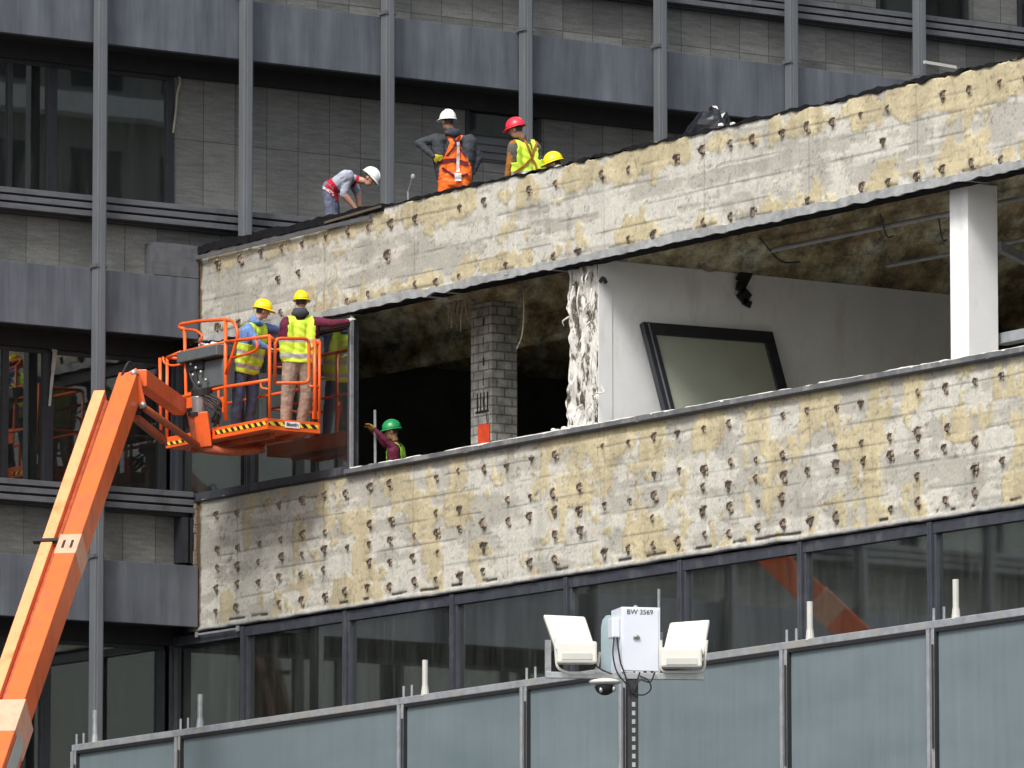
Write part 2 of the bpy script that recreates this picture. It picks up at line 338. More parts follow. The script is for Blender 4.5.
# window walls
def windows(x0, x1, z0, z1, mull, dark=False):
    fr = MB().box((x0, WX-.02, z0), (x1, WX+.06, z0+.07)).box((x0, WX-.02, z1-.09), (x1, WX+.06, z1))
    for m_, w in mull: fr.box((m_-w, WX-.045, z0+.07), (m_+w, WX+.06, z1-.09))
    f = fr.build('window', 'darkframe', T, bevel=.004)
    ms = sorted(mull)
    for (a, wa), (b, wb) in zip(ms[:-1], ms[1:]):
        MB().box((a+wa, WX+.005, z0+.07), (b-wb, WX+.02, z1-.09)).build('pane', 'glassB', f)
    return f
def wallx(a, b, z0, z1): MB().box((a, WX, z0), (b, WX+.3, z1)).build('stone_wall', 'stone', T)
def bx(px, py=200): return float(ony(px, py, WX)[0])
for i, z in enumerate(ZF[1:]):
    wz0, wz1 = z+.94+1.16, z+4.46-.2
    zz = z+.94
    # rooms behind
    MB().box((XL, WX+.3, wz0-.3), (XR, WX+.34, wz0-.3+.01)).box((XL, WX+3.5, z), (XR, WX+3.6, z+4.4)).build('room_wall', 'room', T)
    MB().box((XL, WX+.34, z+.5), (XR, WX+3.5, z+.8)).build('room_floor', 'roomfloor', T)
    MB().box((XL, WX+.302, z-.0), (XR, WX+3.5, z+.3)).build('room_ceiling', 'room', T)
    if i <= 2 or i == 3:
        a = bx(166, 130) if i == 3 else bx(157, 420)+.02
        m1 = bx(51, 130) if i == 3 else bx(47, 420)
        mull = [(a+.06, .07), (m1, .085)]; x = m1
        mull.append((bx(7, 130), .05)) if i != 3 else mull.append((bx(9, 130), .04))
        x = -4.1
        while x > -33: mull.append((x, .06)); x -= 2.0
        windows(-33.8, a+.13, wz0, wz1, mull+[(-33.7, .1)])
        if i == 3:
            v0, v1 = bx(465, 130), bx(541, 130)
            wallx(a+.13, v0, wz0-.02, wz1+.3); wallx(v1, XR, wz0-.02, wz1+.3)
            zt, zm, zq = ony(500, 106, WX)[2], ony(500, 137, WX)[2], ony(500, 163, WX)[2]
            wallx(v0, v1, wz0-.02, zq); wallx(v0, v1, zt, wz1+.3)
            f = MB().box((v0, WX-.02, zm), (v0+.07, WX+.2, zt)).box((v1-.07, WX-.02, zm), (v1, WX+.2, zt)).box((v0+.07, WX-.02, zt-.06), (v1-.07, WX+.2, zt)).box((v0, WX-.03, zm-.03), (v1, WX+.2, zm)).build('window', 'darkframe', T)
            MB().box((v0+.07, WX+.03, zm), (v1-.07, WX+.045, zt-.06)).build('pane', 'glassB', f)
            f = MB().box((v0, WX-.04, zq), (v1, WX+.25, zm-.035)).build('louvre_panel', 'rail', T)
            lv = MB()
            for k in range(3): lv.box((v0+.02, WX-.07, zq+.03+k*.12), (v1-.02, WX-.042, zq+.09+k*.12))
            lv.build('louvre', 'rail', f)
    elif i == 4:
        v0, v1, v2 = bx(876, 15), bx(921, 15), bx(967, 15); v3 = bx(1017, 30)
        wallx(XL, v0, wz0-.02, wz1+.3); wallx(v2, v3, wz0-.02, wz1+.3); windows(v0, v2, wz0, wz1+.2, [(v0+.03, .03), (v1, .05), (v2-.03, .03)])
        windows(v3, XR, wz0, wz1+.2, [(v3+.04, .04), (v3+2, .05), (v3+5, .05), (v3+9, .05), (XR-.05, .05)])
MB().box((XL, WX, 0), (.9, WX+.3, 5.4)).build('stone_wall', 'stone', T)
MB().box((XL-.3, .3, 0), (XL, 12, 31)).box((XR, .3, 0), (XR+.3, 12, 31)).box((XL, 11.7, 0), (XR, 12, 31)).box((XL, .34, 31), (XR, 12, 31.3)).box((XL, WX, 29.3), (XR, WX+.3, 31)).build('outer_wall', 'stone', T)
# peeled flashing strips
s1 = [ony(178, 74, WX-.06), ony(180, 82, WX-.1), ony(177, 95, WX-.06), ony(176, 110, WX-.08), ony(173, 133, WX-.05)]
MB().tube(spline(s1), .022, 5).build('loose_sealant', simple('loose_sealant', (.3, .28, .22), .8), T)
MB().box(tuple(ony(158, 68, WX-.1)), tuple(ony(195, 70, WX-.06)+np.array([0, 0, .03]))).build('loose_flashing', simple('loose_flashing', (.2, .2, .2), .6), T)
s2 = [ony(53, 345, WX-.06), ony(55, 352, WX-.09), ony(53, 370, WX-.08), ony(51, 388, WX-.07), ony(49.5, 406, WX-.06)]
m_ = MB()
for a, b, w in zip(s2[:-1], s2[1:], (.045, .035, .025, .02)): m_.beam(a, b, (1, 0, 0), w, .006)
m_.build('hanging_strip', simple('hanging_strip', (.42, .41, .36), .8), T)
# corner return panel
p0 = ony(156, 262, -.0)
MB().box((p0[0], .02, 17.915), (-.03, .33, 18.42)).build('corner_panel', 'rail', T)
MB().box((-.26, .1, 13.5), (-.14, .33, 14.2)).box((-.10, .1, 13.5), (-.06, .33, 14.2)).build('corner_post', 'darkframe', T)

# ================================================================ stripped building (wall A, x = 0)
A = thing('stripped_building', (0, -10, 0), 'long low building stripped to patchy grey and yellow concrete bands with open floor', 'building')
YE = -34.0
def vnoise(Y, Z, sy, sz, seed, octv=4, pers=.55):
    out = np.zeros_like(Y); amp = 1; tot = 0
    for o in range(octv):
        r_ = np.random.default_rng(seed+o); tb = r_.random((257, 257)); u = Y*sy*2**o+seed*3.7+100; v = Z*sz*2**o+seed*1.3+50
        iu = np.floor(u).astype(int); iv = np.floor(v).astype(int); fu = u-iu; fv = v-iv; fu = fu*fu*(3-2*fu); fv = fv*fv*(3-2*fv)
        a = tb[iu % 257, iv % 257]; b = tb[(iu+1) % 257, iv % 257]; c = tb[iu % 257, (iv+1) % 257]; d = tb[(iu+1) % 257, (iv+1) % 257]
        out += amp*((a*(1-fu)+b*fu)*(1-fv)+(c*(1-fu)+d*fu)*fv); tot += amp; amp *= pers
    return out/tot
def sst(x, a, b): t = np.clip((x-a)/(b-a), 0, 1); return t*t*(3-2*t)
def band(name, z0, z1, anchors, seed, upper):
    y1 = .12
    ny = int((y1-YE)/.026); nz = int((z1-z0)/.022)
    y = np.linspace(y1, YE, ny+1); z = np.linspace(z0, z1, nz+1); Y, Z = np.meshgrid(y, z, indexing='ij'); h = (Z-z0)/(z1-z0)
    S = -Y
    n1 = vnoise(Y, Z, 1.9, 1.15, seed, 5, .62); n2 = vnoise(Y, Z, 2.2, 3, seed+20, 5, .62); n3 = vnoise(Y, Z, 9, 7, seed+40, 3); n4 = vnoise(Y, Z, .5, 6, seed+60, 4); n5 = vnoise(Y, Z, 5.5, 1.0, seed+80, 4)
    nb = vnoise(Y, Z, .25, .4, seed+90, 2); fine = vnoise(Y, Z, 18, 18, seed+95, 2)
    col = np.zeros(Y.shape+(3,)); grey = np.array([.42, .405, .355]); white = np.array([.56, .545, .485]); yel = np.array([.55, .475, .30]); yel2 = np.array([.44, .39, .28])
    tone = .84+.32*n2
    col[:] = grey*tone[..., None]
    # whitewash
    wh = sst(n4*.55+n2*.45+(.06 if upper else .07*(1-h)), .5, .58); col = col*(1-wh[..., None])+white*(.85+.25*n3)[..., None]*wh[..., None]
    # yellow adhesive patches with hard edges, blockier columns
    blk = vnoise(np.floor(Y/.62)*.62*3.1, np.floor((Z-z0)/.48)*.9, 1.7, 1.7, seed+120, 1)
    xg = np.clip(S/9., 0, 1)
    if upper: bias = -.045+.03*xg+.13*np.exp(-((h-.84)/.11)**2)+.08*np.exp(-((h-.12)/.12)**2)*xg-.08*np.exp(-((h-.5)/.2)**2)
    else: bias = .10*xg+.05*h*xg-.07*np.exp(-((h-.42)/.12)**2)-.10
    yv = .66*n1+.34*(blk*.5+.25)+bias+.1*(n3-.5)+.02
    ym = sst(yv, .525, .555)*.92; yc = yel*(1-.5*(n5[..., None]-.3).clip(0, .4))*(.82+.35*n2)[..., None]
    yc = yc*(1-.5*(1-xg[..., None]))+yel2*(.85)*(.5*(1-xg[..., None]))
    col = col*(1-ym[..., None])+yc*ym[..., None]
    edge = np.exp(-((yv-.535)/.005)**2)*.2*sst(n3, .4, .6); col *= (1-edge)[..., None]
    # board joints
    warp = (vnoise(Y, Z, .8, .8, seed+140, 2)-.5)*.03
    for zb in ([.33, .62, .92, 1.18] if upper else [.42, .78, 1.12, 1.45, 1.75]):
        d = np.abs(Z-z0-zb-warp-.01*np.sin(Y*.6+zb*9)); br_ = sst(vnoise(Y, Z, 1.4, .1, int(seed+150+zb*10), 3), .42, .55)
        col *= (1-.5*np.exp(-(d/.014)**2)*br_)[..., None]
        col += (.06*np.exp(-((Z-z0-zb-warp+.03)/.014)**2)*br_)[..., None]
    # vertical joints
    for yb in np.arange(-1.1, YE, -2.45):
        d = np.abs(Y-yb-(vnoise(Y, Z, .5, 2, seed+170, 2)-.5)*.03); col *= (1-.3*np.exp(-(d/.012)**2))[..., None]
    # cracks
    cr = np.abs(vnoise(Y, Z, 1.3, 1.8, seed+180, 4, .6)-.5); col *= (1-.45*np.exp(-(cr/.004)**2))[..., None]
    # grime streaks and specks
    gr = sst(vnoise(Y, Z, 3., .8, seed+190, 5, .65), .55, .72); col *= (1-.14*gr)[..., None]
    gl = np.exp(-S/3.5)*.16; col *= (1-gl)[..., None]  # plain gradient, darker towards the corner end
    spk = sst(fine, .74, .8); col *= (1-.3*spk)[..., None]
    # rusty end strip
    en = sst(.02-S+.1*n3, 0, .06)*np.where(S < .5, 1, 0); col = col*(1-en[..., None])+np.array([.11, .07, .04])*(.5+n2)[..., None]*en[..., None]
    disp = -.012*ym*(.6+.8*n2)-.008*(n2-.5)-.006*wh
    # anchor stains
    for (ay, az, rs) in anchors:
        i0 = int((y1-ay)/(y1-YE)*ny); a, b = max(0, i0-6), min(ny, i0+7)
        dy = Y[a:b]-ay; dz = Z[a:b]-az
        st = np.exp(-(dy/.04)**2)*np.where(dz < 0, np.exp(dz/.12), np.exp(-(dz/.05)**2))*rs*(.3+.8*n3[a:b])
        c = np.array([.2, .14, .1]); st = np.clip(st*.8, 0, .6)[..., None]; col[a:b] = col[a:b]*(1-st)+c*st
        disp[a:b] += -.02*np.exp(-(dy/.06)**2-(dz/.06)**2)
    # slots along the bottom, barely sunk: their recess darkness is put into the colour
    sl = sst(vnoise(Y, Z*0, 2.6, 1, seed+210, 2), .5, .54)*np.exp(-((Z-z0-.1-.01*np.sin(Y*3))/.024)**4); m_ = (sst(sl*(.5+n3), .35, .6)*(.95 if not upper else .5))[..., None]
    col = col*(1-m_)+np.array([.04, .035, .035])*m_; disp += .012*sl
    lip = sst(z0+.055-Z+.02*(n3-.5), 0, .02)
    col = col*(1-lip[..., None])+np.array([.3, .3, .3])*(.6+.7*n2)[..., None]*lip[..., None]; disp -= .02*lip
    # ragged top
    Zp = Z.copy(); rag = (vnoise(Y[:, -1], Y[:, -1]*0, 3.5, 1, seed+220, 4, .6)-.5)*.085; Zp += np.maximum(0, (h-.75)/.25)*rag[:, None]
    rb = (vnoise(Y[:, -1], Y[:, -1]*0, 2.5, 1, seed+230, 3, .6)-.5)*.05; Zp += np.maximum(0, (.2-h)/.2)*rb[:, None]
    X = disp; th = .24
    nyv, nzv = Y.shape; idx = np.arange(nyv*nzv).reshape(nyv, nzv)
    V = np.stack([X, Y-(A['_w'][1]), Zp], -1).reshape(-1, 3)
    q = np.stack([idx[:-1, :-1], idx[:-1, 1:], idx[1:, 1:], idx[1:, :-1]], -1).reshape(-1, 4)
    # back sheet + rims
    Vb = np.stack([np.full(nyv, th), y-(A['_w'][1]), Zp[:, -1]], -1); Vc = np.stack([np.full(nyv, th), y-(A['_w'][1]), Zp[:, 0]], -1)
    V = np.vstack([V, Vb, Vc]); n0 = nyv*nzv; tb = n0+np.arange(nyv); bb = n0+nyv+np.arange(nyv); t_ = idx[:, -1]; b_ = idx[:, 0]
    q = np.vstack([q, np.stack([t_[:-1], tb[:-1], tb[1:], t_[1:]], -1), np.stack([b_[:-1], b_[1:], bb[1:], bb[:-1]], -1), np.stack([tb[:-1], bb[:-1], bb[1:], tb[1:]], -1)])
    C = np.vstack([col.reshape(-1, 3), col[:, -1]*.6, col[:, 0]*.6]).clip(.01, .85)
    me = bpy.data.meshes.new(name); me.vertices.add(len(V)); me.vertices.foreach_set('co', V.ravel()); me.loops.add(q.size); me.loops.foreach_set('vertex_index', q.ravel().astype(np.int32))
    me.polygons.add(len(q)); me.polygons.foreach_set('loop_start', (np.arange(len(q))*4).astype(np.int32)); me.update(calc_edges=True); me.validate()
    at = me.color_attributes.new('Col', 'FLOAT_COLOR', 'POINT'); at.data.foreach_set('color', np.hstack([C, np.ones((len(C), 1))]).ravel())
    me.materials.append(M['concrete']); me.polygons.foreach_set('use_smooth', [True]*len(q))
    o = bpy.data.objects.new(name, me); COL.objects.link(o); o.parent = A; o['_w'] = tuple(A['_w']); 
    # end cap
    return o
def make_anchor(k):
    r_ = random.Random(k*5+1); m = MB(); w = r_.uniform(.02, .03); rot = r_.uniform(-.3, .3)
    def R(p): return (p[0], p[1]*math.cos(rot)-p[2]*math.sin(rot), p[1]*math.sin(rot)+p[2]*math.cos(rot))
    m.mi = 0
    pts = [R(p) for p in [(.01, -.035, .05), (-.045, -.04, .05), (-.075, -.02, .03+r_.uniform(-.02, .02)), (-.07, .01, .0), (-.05, .03, -.04), (.0, .035, -.06)]]
    m.tube(spline(pts, 4), .012, 6)
    m.obox(R((-.02, 0, 0)), (.035, 0, 0), R((0, w, 0)), R((0, 0, .055)))
    if k % 2: m.tube([R((-.02, 0, .0)), R((-.10, .01, r_.uniform(-.02, .03)))], .011, 6)
    m.mi = 1
    for q in range(7):
        c = (r_.uniform(-.02, .005), r_.uniform(-.05, .05), r_.uniform(-.075, .06)); s_ = r_.uniform(.014, .032); m.ell(c, np.eye(3), (s_*.8, s_, s_*1.2), 6, 4)
    me = bpy.data.meshes.new('wall_anchor'); me.from_pydata(m.v, [], m.f); me.materials.append(M['rust']); me.materials.append(M['mortar']); me.polygons.foreach_set('material_index', m.m); me.update(); return me
AM = [make_anchor(k) for k in range(9)]
def anchor_grid(z0, rows, seed):
    r_ = random.Random(seed); out = []
    for (dz, pr, ph) in rows:
        y = -.55+ph
        while y > YE+.3:
            if r_.random() < pr: out.append((y+r_.uniform(-.04, .04), z0+dz+r_.uniform(-.025, .025), r_.uniform(.3, 1)))
            y -= .61
    return out
ZU0, ZU1, ZL0, ZL1 = 16.93, 18.36, 12.45, 14.46
anU = anchor_grid(ZU0, [(1.17, .9, 0), (.72, .1, .1), (.16, .72, 0)], 3)
anL = anchor_grid(ZL0, [(1.74, .92, 0), (1.2, .8, .0), (.93, .85, 0), (.62, .65, 0), (.25, .85, 0)], 5)
bU = band('upper_band', ZU0, ZU1, anU, 3, True); bL = band('lower_band', ZL0, ZL1, anL, 8, False)
for par, lst, cap_ in ((bU, anU, 60), (bL, anL, 100)):
    vis = sorted([a for a in lst if a[0] > -21.5], key=lambda a: a[0]); solo = vis[:cap_]; rest = [a for a in lst if a not in solo]
    for a in solo:
        o = bpy.data.objects.new('wall_anchor', random.choice(AM)); COL.objects.link(o); o.parent = par
        o.location = (-.015, a[0]-A['_w'][1], a[1]); s_ = random.uniform(.6, 1.02); o.scale = (s_, s_, s_*random.uniform(.9, 1.2)); o.rotation_euler = (random.uniform(-.4, .4), 0, 0)
        o['group'] = 'rusty cladding anchors on the concrete'
    if rest:
        mb = MB()
        for a in rest:
            me = random.choice(AM); s_ = random.uniform(.6, .95); mb_v = [(v.co.x*s_-.015, v.co.y*s_+a[0], v.co.z*s_+a[1]) for v in me.vertices]; mb.add(mb_v, [tuple(p.vertices) for p in me.polygons]); 
            mb.m[-len(me.polygons):] = [p.material_index for p in me.polygons]
        tag(mb.build('wall_anchor', ['rust', 'mortar'], par), kind='stuff')
# end caps / returns
MB().box((.0, .121, ZU0), (.24, .3, ZU1-.03)).box((.0, .121, ZL0), (.24, .3, ZL1-.03)).box((0, YE-.3, 0), (12, YE, ZU1)).build('end_wall', 'rail', A)
# rusty edge pieces at the corner
m_ = MB(); 
for z0, z1 in ((ZL0, ZL1), (ZU0, ZU1)):
    z = z0
    while z < z1-.05:
        dz = random.uniform(.08, .3); m_.box((-.03-random.random()*.02, .06, z), (-.005, .115+random.random()*.03, min(z+dz-.01, z1))); z += dz
m_.build('corner_angle', 'rust', A)
# torn felt on the parapet
def edge_strip(name, mat, y0, y1, z, h, x0, x1, seed, step=.07, par=A, rag=.5, gap=0.0):
    n = int(abs(y1-y0)/step); vs = []; fs = []; r_ = random.Random(seed)
    for i in range(n+1):
        y = y0+(y1-y0)*i/n; nz = mnoise.noise(Vector((y*1.7, seed*3.1, 0)))*h*rag+mnoise.noise(Vector((y*6, seed, 2)))*h*rag*.7
        zt = z+h+nz; zb = z+mnoise.noise(Vector((y*4, seed, 7)))*h*rag; xo = x0+mnoise.noise(Vector((y*3, seed, 4)))*.03
        if gap and mnoise.noise(Vector((y*1.3, seed, 9))) > gap: zt = zb+.012
        vs += [(xo, y, zb), (xo, y, zt), (x1, y, zt), (x1, y, zb)]
    for i in range(n):
        o = i*4
        for k in range(4): q = (k+1) % 4; fs.append((o+k, o+q, o+4+q, o+4+k))
    fs += [(0, 1, 2, 3), (n*4+3, n*4+2, n*4+1, n*4)]
    return MB().add(vs, fs).build(name, mat, par)
yc = float(onx(385, 205, 0)[1])
edge_strip('felt_strip', 'felt_edge', .14, yc, ZU1-.06, .12, -.05, .3, 2, rag=.3)
edge_strip('felt_strip', 'felt_edge', yc, YE, ZU1-.005, .035, -.03, .28, 3, .04, rag=1.5)
m_ = MB(); m_.beam((-.075, .14, ZU1-.13), (-.075, float(onx(375, 205, 0)[1]), ZU1-.125), (1, 0, 0), .012, .03); m_.build('batten', 'rail', A)
m_ = MB(); m_.beam((-.09, float(onx(330, 205, 0)[1]), ZU1-.05), (-.09, float(onx(386, 205, 0)[1]), ZU1+.0), (1, 0, 0), .01, .018); m_.build('batten', simple('batten_brown', (.09, .07, .05), .8), A)
# cement lip below upper band
yw = float(onx(350, 400, 0)[1])
edge_strip('cement_lip', simple('cement_lip', (.3, .31, .31), .9, var=.4, sc=5, bmp=.5), -.3, YE, ZU0-.045, .115, -.055, .26, 5, .05, rag=.35)
edge_strip('lip_dark_strip', 'felt_edge', yw, YE, ZU0-.06, .018, -.02, .22, 6, .06, rag=.5)  # thin black strip along the underside of the cement lip
# roof, floors, soffit
XB = 12
MB().box((.25, YE, 17.05), (XB, .88, 17.45)).build('roof_slab', 'roofing', A)
n_ = 60; vs = []; fs = []
MB().box((.22, YE, 16.95), (XB, .88, 17.05)).build('ceiling', 'ceiling', A)
MB().box((.25, YE, 13.0), (XB, .88, 13.3)).build('floor_slab', 'roomfloor', A)
MB().box((.25, YE, 8.5), (XB, .88, 8.8)).build('floor_slab', 'roomfloor', A)
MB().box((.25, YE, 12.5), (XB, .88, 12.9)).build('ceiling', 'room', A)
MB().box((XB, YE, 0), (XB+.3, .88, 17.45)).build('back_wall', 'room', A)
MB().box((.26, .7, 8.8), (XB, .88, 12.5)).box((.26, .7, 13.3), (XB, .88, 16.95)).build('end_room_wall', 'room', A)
MB().box((.02, YE, 0), (.24, .12, 8.75)).build('base_wall', 'rail', A)
# downstand beams and services in ceiling
m_ = MB()
for x, d, w in ((8.2, .5, .2), (10.3, .5, .2)): m_.box((x-w, YE, 16.95-d), (x+w, float(onx(560, 300, 0)[1]), 16.945))
m_.box((2.7, float(onx(560, 300, 0)[1]), 16.6), (3.1, .69, 16.945))
m_.build('ceiling_beam', 'ceiling', A)
ysv = [float(onx(p, 230, 0)[1]) for p in (700, 1024)]
pa = onz(768, 251, 16.8); pb = onz(955, 212, 16.8)
MB().tube([pa, pa+(pb-pa)*2.2], .035, 8).build('ceiling_pipe', 'galv', A)
pa = onz(888, 266, 16.75); pb = onz(960, 252, 16.75)
MB().tube([pa, pa+(pb-pa)*2.5], .03, 8).build('ceiling_pipe', 'galv_dull', A)
for q in ((760, 238, 800, 262), (880, 214, 893, 236), (938, 215, 946, 240)):
    a = onz(q[0], q[1], 16.88); b = onz(q[2], q[3], 16.88)
    MB().tube(spline([a, (a+b)/2+np.array([0, 0, -.15]), b]), .012, 5).build('cable', 'blackrub', A)
# partition (white) with torn end
yp1, yp0 = float(onx(598, 300, .2)[1]), float(onx(569, 300, .2)[1]); xpe = .2+6.9
MB().box((.42, yp1, 13.3), (xpe, yp1+.1, 16.945)).build('partition_wall', 'white_paint', A)
MB().box((.42, yp1+.1, 13.3), (xpe, yp0-.04, 16.94)).build('partition_core', 'room', A)
n_y, n_z = 26, 150; vs = []; fs = []
for iz in range(n_z+1):
    z = ZL1+.02+(16.93-ZL1-.02)*iz/n_z
    for iy in range(n_y+1):
        t = iy/n_y; y = yp1+(yp0-yp1)*t
        rag = mnoise.noise(Vector((z*3.3, t*2, 5)))*.05+mnoise.noise(Vector((z*11, t*3, 9)))*.03
        y2 = y+(rag if t > .85 else rag*.3)
        x = .2+mnoise.noise(Vector((y*9, z*1.6, 1)))*.09+mnoise.noise(Vector((y*22, z*5, 3)))*.05-(.06 if .25 < t < .4 else 0)
        vs.append((x, y2, z))
vs += [(.45, yp1, ZL1), (.45, yp0, ZL1), (.45, yp1, 16.93), (.45, yp0, 16.93)]; W_ = n_y+1
for iz in range(n_z):
    for iy in range(n_y): a = iz*W_+iy; fs.append((a, a+1, a+W_+1, a+W_))
e = len(vs)-4
def mat_plaster():
    m, nt, b = new_mat('torn_plaster'); f = noise(nt, coords(nt, (1, 1, .35)), 8, 6, .72)
    nt.links.new(ramp(nt, f, [(.36, (.035, .028, .02)), (.45, (.16, .14, .11)), (.5, (.62, .6, .56)), (.8, (.8, .79, .76))]), b.inputs['Base Color']); b.inputs['Roughness'].default_value = .95
    bump(nt, b, f, .8, .04); return m
M['plaster'] = mat_plaster()
fs += [tuple([e]+[i*W_ for i in range(n_z+1)]+[e+2]), tuple([e+3]+[i*W_+n_y for i in range(n_z, -1, -1)]+[e+1])]
tw = MB().add(vs, fs).build('torn_wall_end', 'plaster', A)
r_ = random.Random(4)
for k in range(20):
    m_ = MB(); z = r_.uniform(ZL1, 16.8); y = r_.uniform(yp1-.02, yp0-.1); L = r_.uniform(.12, .5); a = np.array([.12, y, z])
    b = a+np.array([r_.uniform(-.05, .02), r_.uniform(-.08, .1), -L]); m_.tube(spline([a, (a+b)/2+np.array([-.05, r_.uniform(-.05, .05), 0]), b], 3), .016, 4, r2=.006); m_.build('plaster_rag', 'white_rag', tw)
m_ = MB()
for k in range(26): c = (r_.uniform(-.02, .2), r_.uniform(yp1-.1, yp0+.25), ZL1+.05+r_.random()*.05); m_.ell(c, np.eye(3), (.05, r_.uniform(.03, .1), .035), 6, 4)
m_.build('plaster_rubble', 'white_rag', tw)
MB().box((.2, yp1-.012, 13.3), (.44, yp1-.002, 16.94)).build('partition_edge_trim', 'white_paint', A)
MB().tube(spline([onx(592, 396, .15), onx(597, 393, .1), onx(604, 392, .15), onx(601, 386, .15)]), .01, 5).build('loose_wire', 'white_rag', A)
MB().tube(spline([onx(599, 283, .25), onx(603, 278, .2), onx(606, 283, .25)]), .03, 5).build('torn_scrap', 'blackrub', A)
# block pillar
xp = 1.3; a_ = onx(492, 300, xp); y_near = float(a_[1]); wY = .56; b_ = ony(517, 300, y_near)
pil = MB().box((xp, y_near, 13.3), (float(b_[0]), y_near+wY, 16.94)).build('block_pillar', 'blocks', A)
m_ = MB(); 
for k in range(5): z = 15.4+k*.3; m_.box((xp-.006, y_near+.2+.02*(k % 2), z), (xp-.001, y_near+.24, z+.12))
m_.build('chipped_hole', 'soffit_dark', pil); zq_ = float(onx(486, 412, xp)[2])
m_ = MB().box((xp-.015, y_near+.08, zq_), (xp-.002, y_near+.42, zq_+.03)); 
for k in range(4): m_.box((xp-.014, y_near+.1+k*.09, zq_+.031), (xp-.002, y_near+.115+k*.09, zq_+.3))
m_.build('wall_bracket', 'blackrub', pil)
# second dim pillar farther away, hanging fragments
MB().box((2.2, .0, 13.3), (2.6, .4, 16.6)).build('block_pillar', 'blocks', A)
r_ = random.Random(9)
for (px, n) in ((455, 3), (463, 3), (523, 2)):
    m_ = MB()
    for k in range(n):
        a = onx(px+r_.uniform(-5, 5), 287, .9); a[2] = 16.95; L = r_.uniform(.2, .55); b = a+np.array([r_.uniform(-.1, .1), r_.uniform(-.1, .1), -L]); m_.tube([a, (a+b)/2+np.array([0, .03, 0]), b], .03, 5, r2=.01)
    m_.build('hanging_fragment', 'mortar', A)
MB().tube(spline([onx(523, 280, .5), onx(524, 310, .5), onx(522, 335, .5), onx(517, 349, .5)]), .012, 5).build('hanging_cable', 'mortar', A)
# big white column
xq = .3; P = onx(968, 270, xq); yq = float(P[1]); Lq = ony(998, 270, yq); Kq = onx(950, 270, xq)
MB().box((xq, yq, 13.3), (float(Lq[0]), float(Kq[1]), 16.945)).build('white_column', 'white_paint', A, bevel=.008)
for d in (3.2, 7.5, 12, -20.5+34):
    MB().box((xq+9.5, yq+d-4, 13.3), (xq+9.95, yq+d-3.55, 16.9)).build('inner_column', 'blocks', A)
# girder stub right of white column
a = onz(998, 246, 16.2); b = onz(1030, 262, 16.2)
MB().beam(a, b+(b-a)*.6, (0, 0, 1), .06, .05).build('fallen_duct', 'galv_dull', A)
a = onz(1000, 340, 14.9); b = onz(1030, 334, 14.9)
MB().beam(a, b+(b-a)*.8, (0, 0, 1), .07, .1).build('inner_ledge', 'galv_dull', A)
# sill rail
edge_strip('sill_rail', simple('sill_metal', (.13, .135, .14), .55, var=.3, sc=4, dirt=(.3, .29, .27)), yw+.05, YE, ZL1-.02, .085, -.075, .2, 12, .1, rag=.1)
MB().box((-.09, YE, ZL1-.035), (-.06, yw, ZL1-.005)).build('sill_lip', 'blackrub', A)
edge_strip('sill_fragments', 'white_bits', yw-.1, YE, ZL1+.056, .022, -.06, .0, 21, .035, rag=.5, gap=.1)
# existing glazing, upper floor
def mull_frames(xs_px, z0, z1, top_h, bot_h, yl, name='window', wd=.042, py=560, pane='glass', closed_right=None):
    ys = [yl+.0]+[float(onx(p, py, .0)[1]) for p in xs_px]
    if closed_right: ys.append(closed_right)
    for i, (a, b) in enumerate(zip(ys[:-1], ys[1:])):
        f = MB().box((.02, a-.01, z0), (.14, b+.01, z0+bot_h)).box((.02, a-.01, z1-top_h), (.14, b+.01, z1))
        f.box((-.02, a+.004, z0), (.16, a+wd*.6, z1)) if 0 else None
        f.box((-.02, b+.006, z0), (.16, b+wd, z1)).box((-.02, a-wd, z0), (.16, a-.006, z1))
        f.box((.03, a-wd-.05, z0+bot_h), (.13, a-wd-.003, z1-top_h)).box((.03, b+wd+.003, z0+bot_h), (.13, b+wd+.05, z1-top_h))
        w = f.build(name, 'aframe', A, bevel=.005)
        MB().box((.085, a-wd, z0+bot_h+.001), (.1, b+wd, z1-top_h-.001)).build('pane', pane, w)
mull_frames([247, 350], ZL1-.03, ZU0-.08, .16, .16, .86, py=400)
MB().box((-.04, yw, ZL1-.03), (.2, .86, ZL1+.0)).build('sill_lip', 'blackrub', A)
MB().box((-.03, yw-.07, ZL1), (.02, yw-.03, ZU0-.1)).build('frame_edge_trim', 'galv', A)
MB().box((-.05, yw-.05, ZU0-.24), (-.01, float(onx(300, 320, 0)[1]), ZU0-.1)).build('loose_head_trim', 'blackrub', A)
# ground strip of windows
mull_frames([243, 345, 452, 566, 680, 800, 930], 8.9, ZL0-.035, .15, .12, .86, closed_right=float(onx(930, 560, 0)[1])-2.9)
yy = float(onx(930, 560, 0)[1])-2.9
while yy-2.9 > YE: mull_frames([], 8.9, ZL0-.035, .15, .12, yy, closed_right=yy-2.9); yy -= 2.9
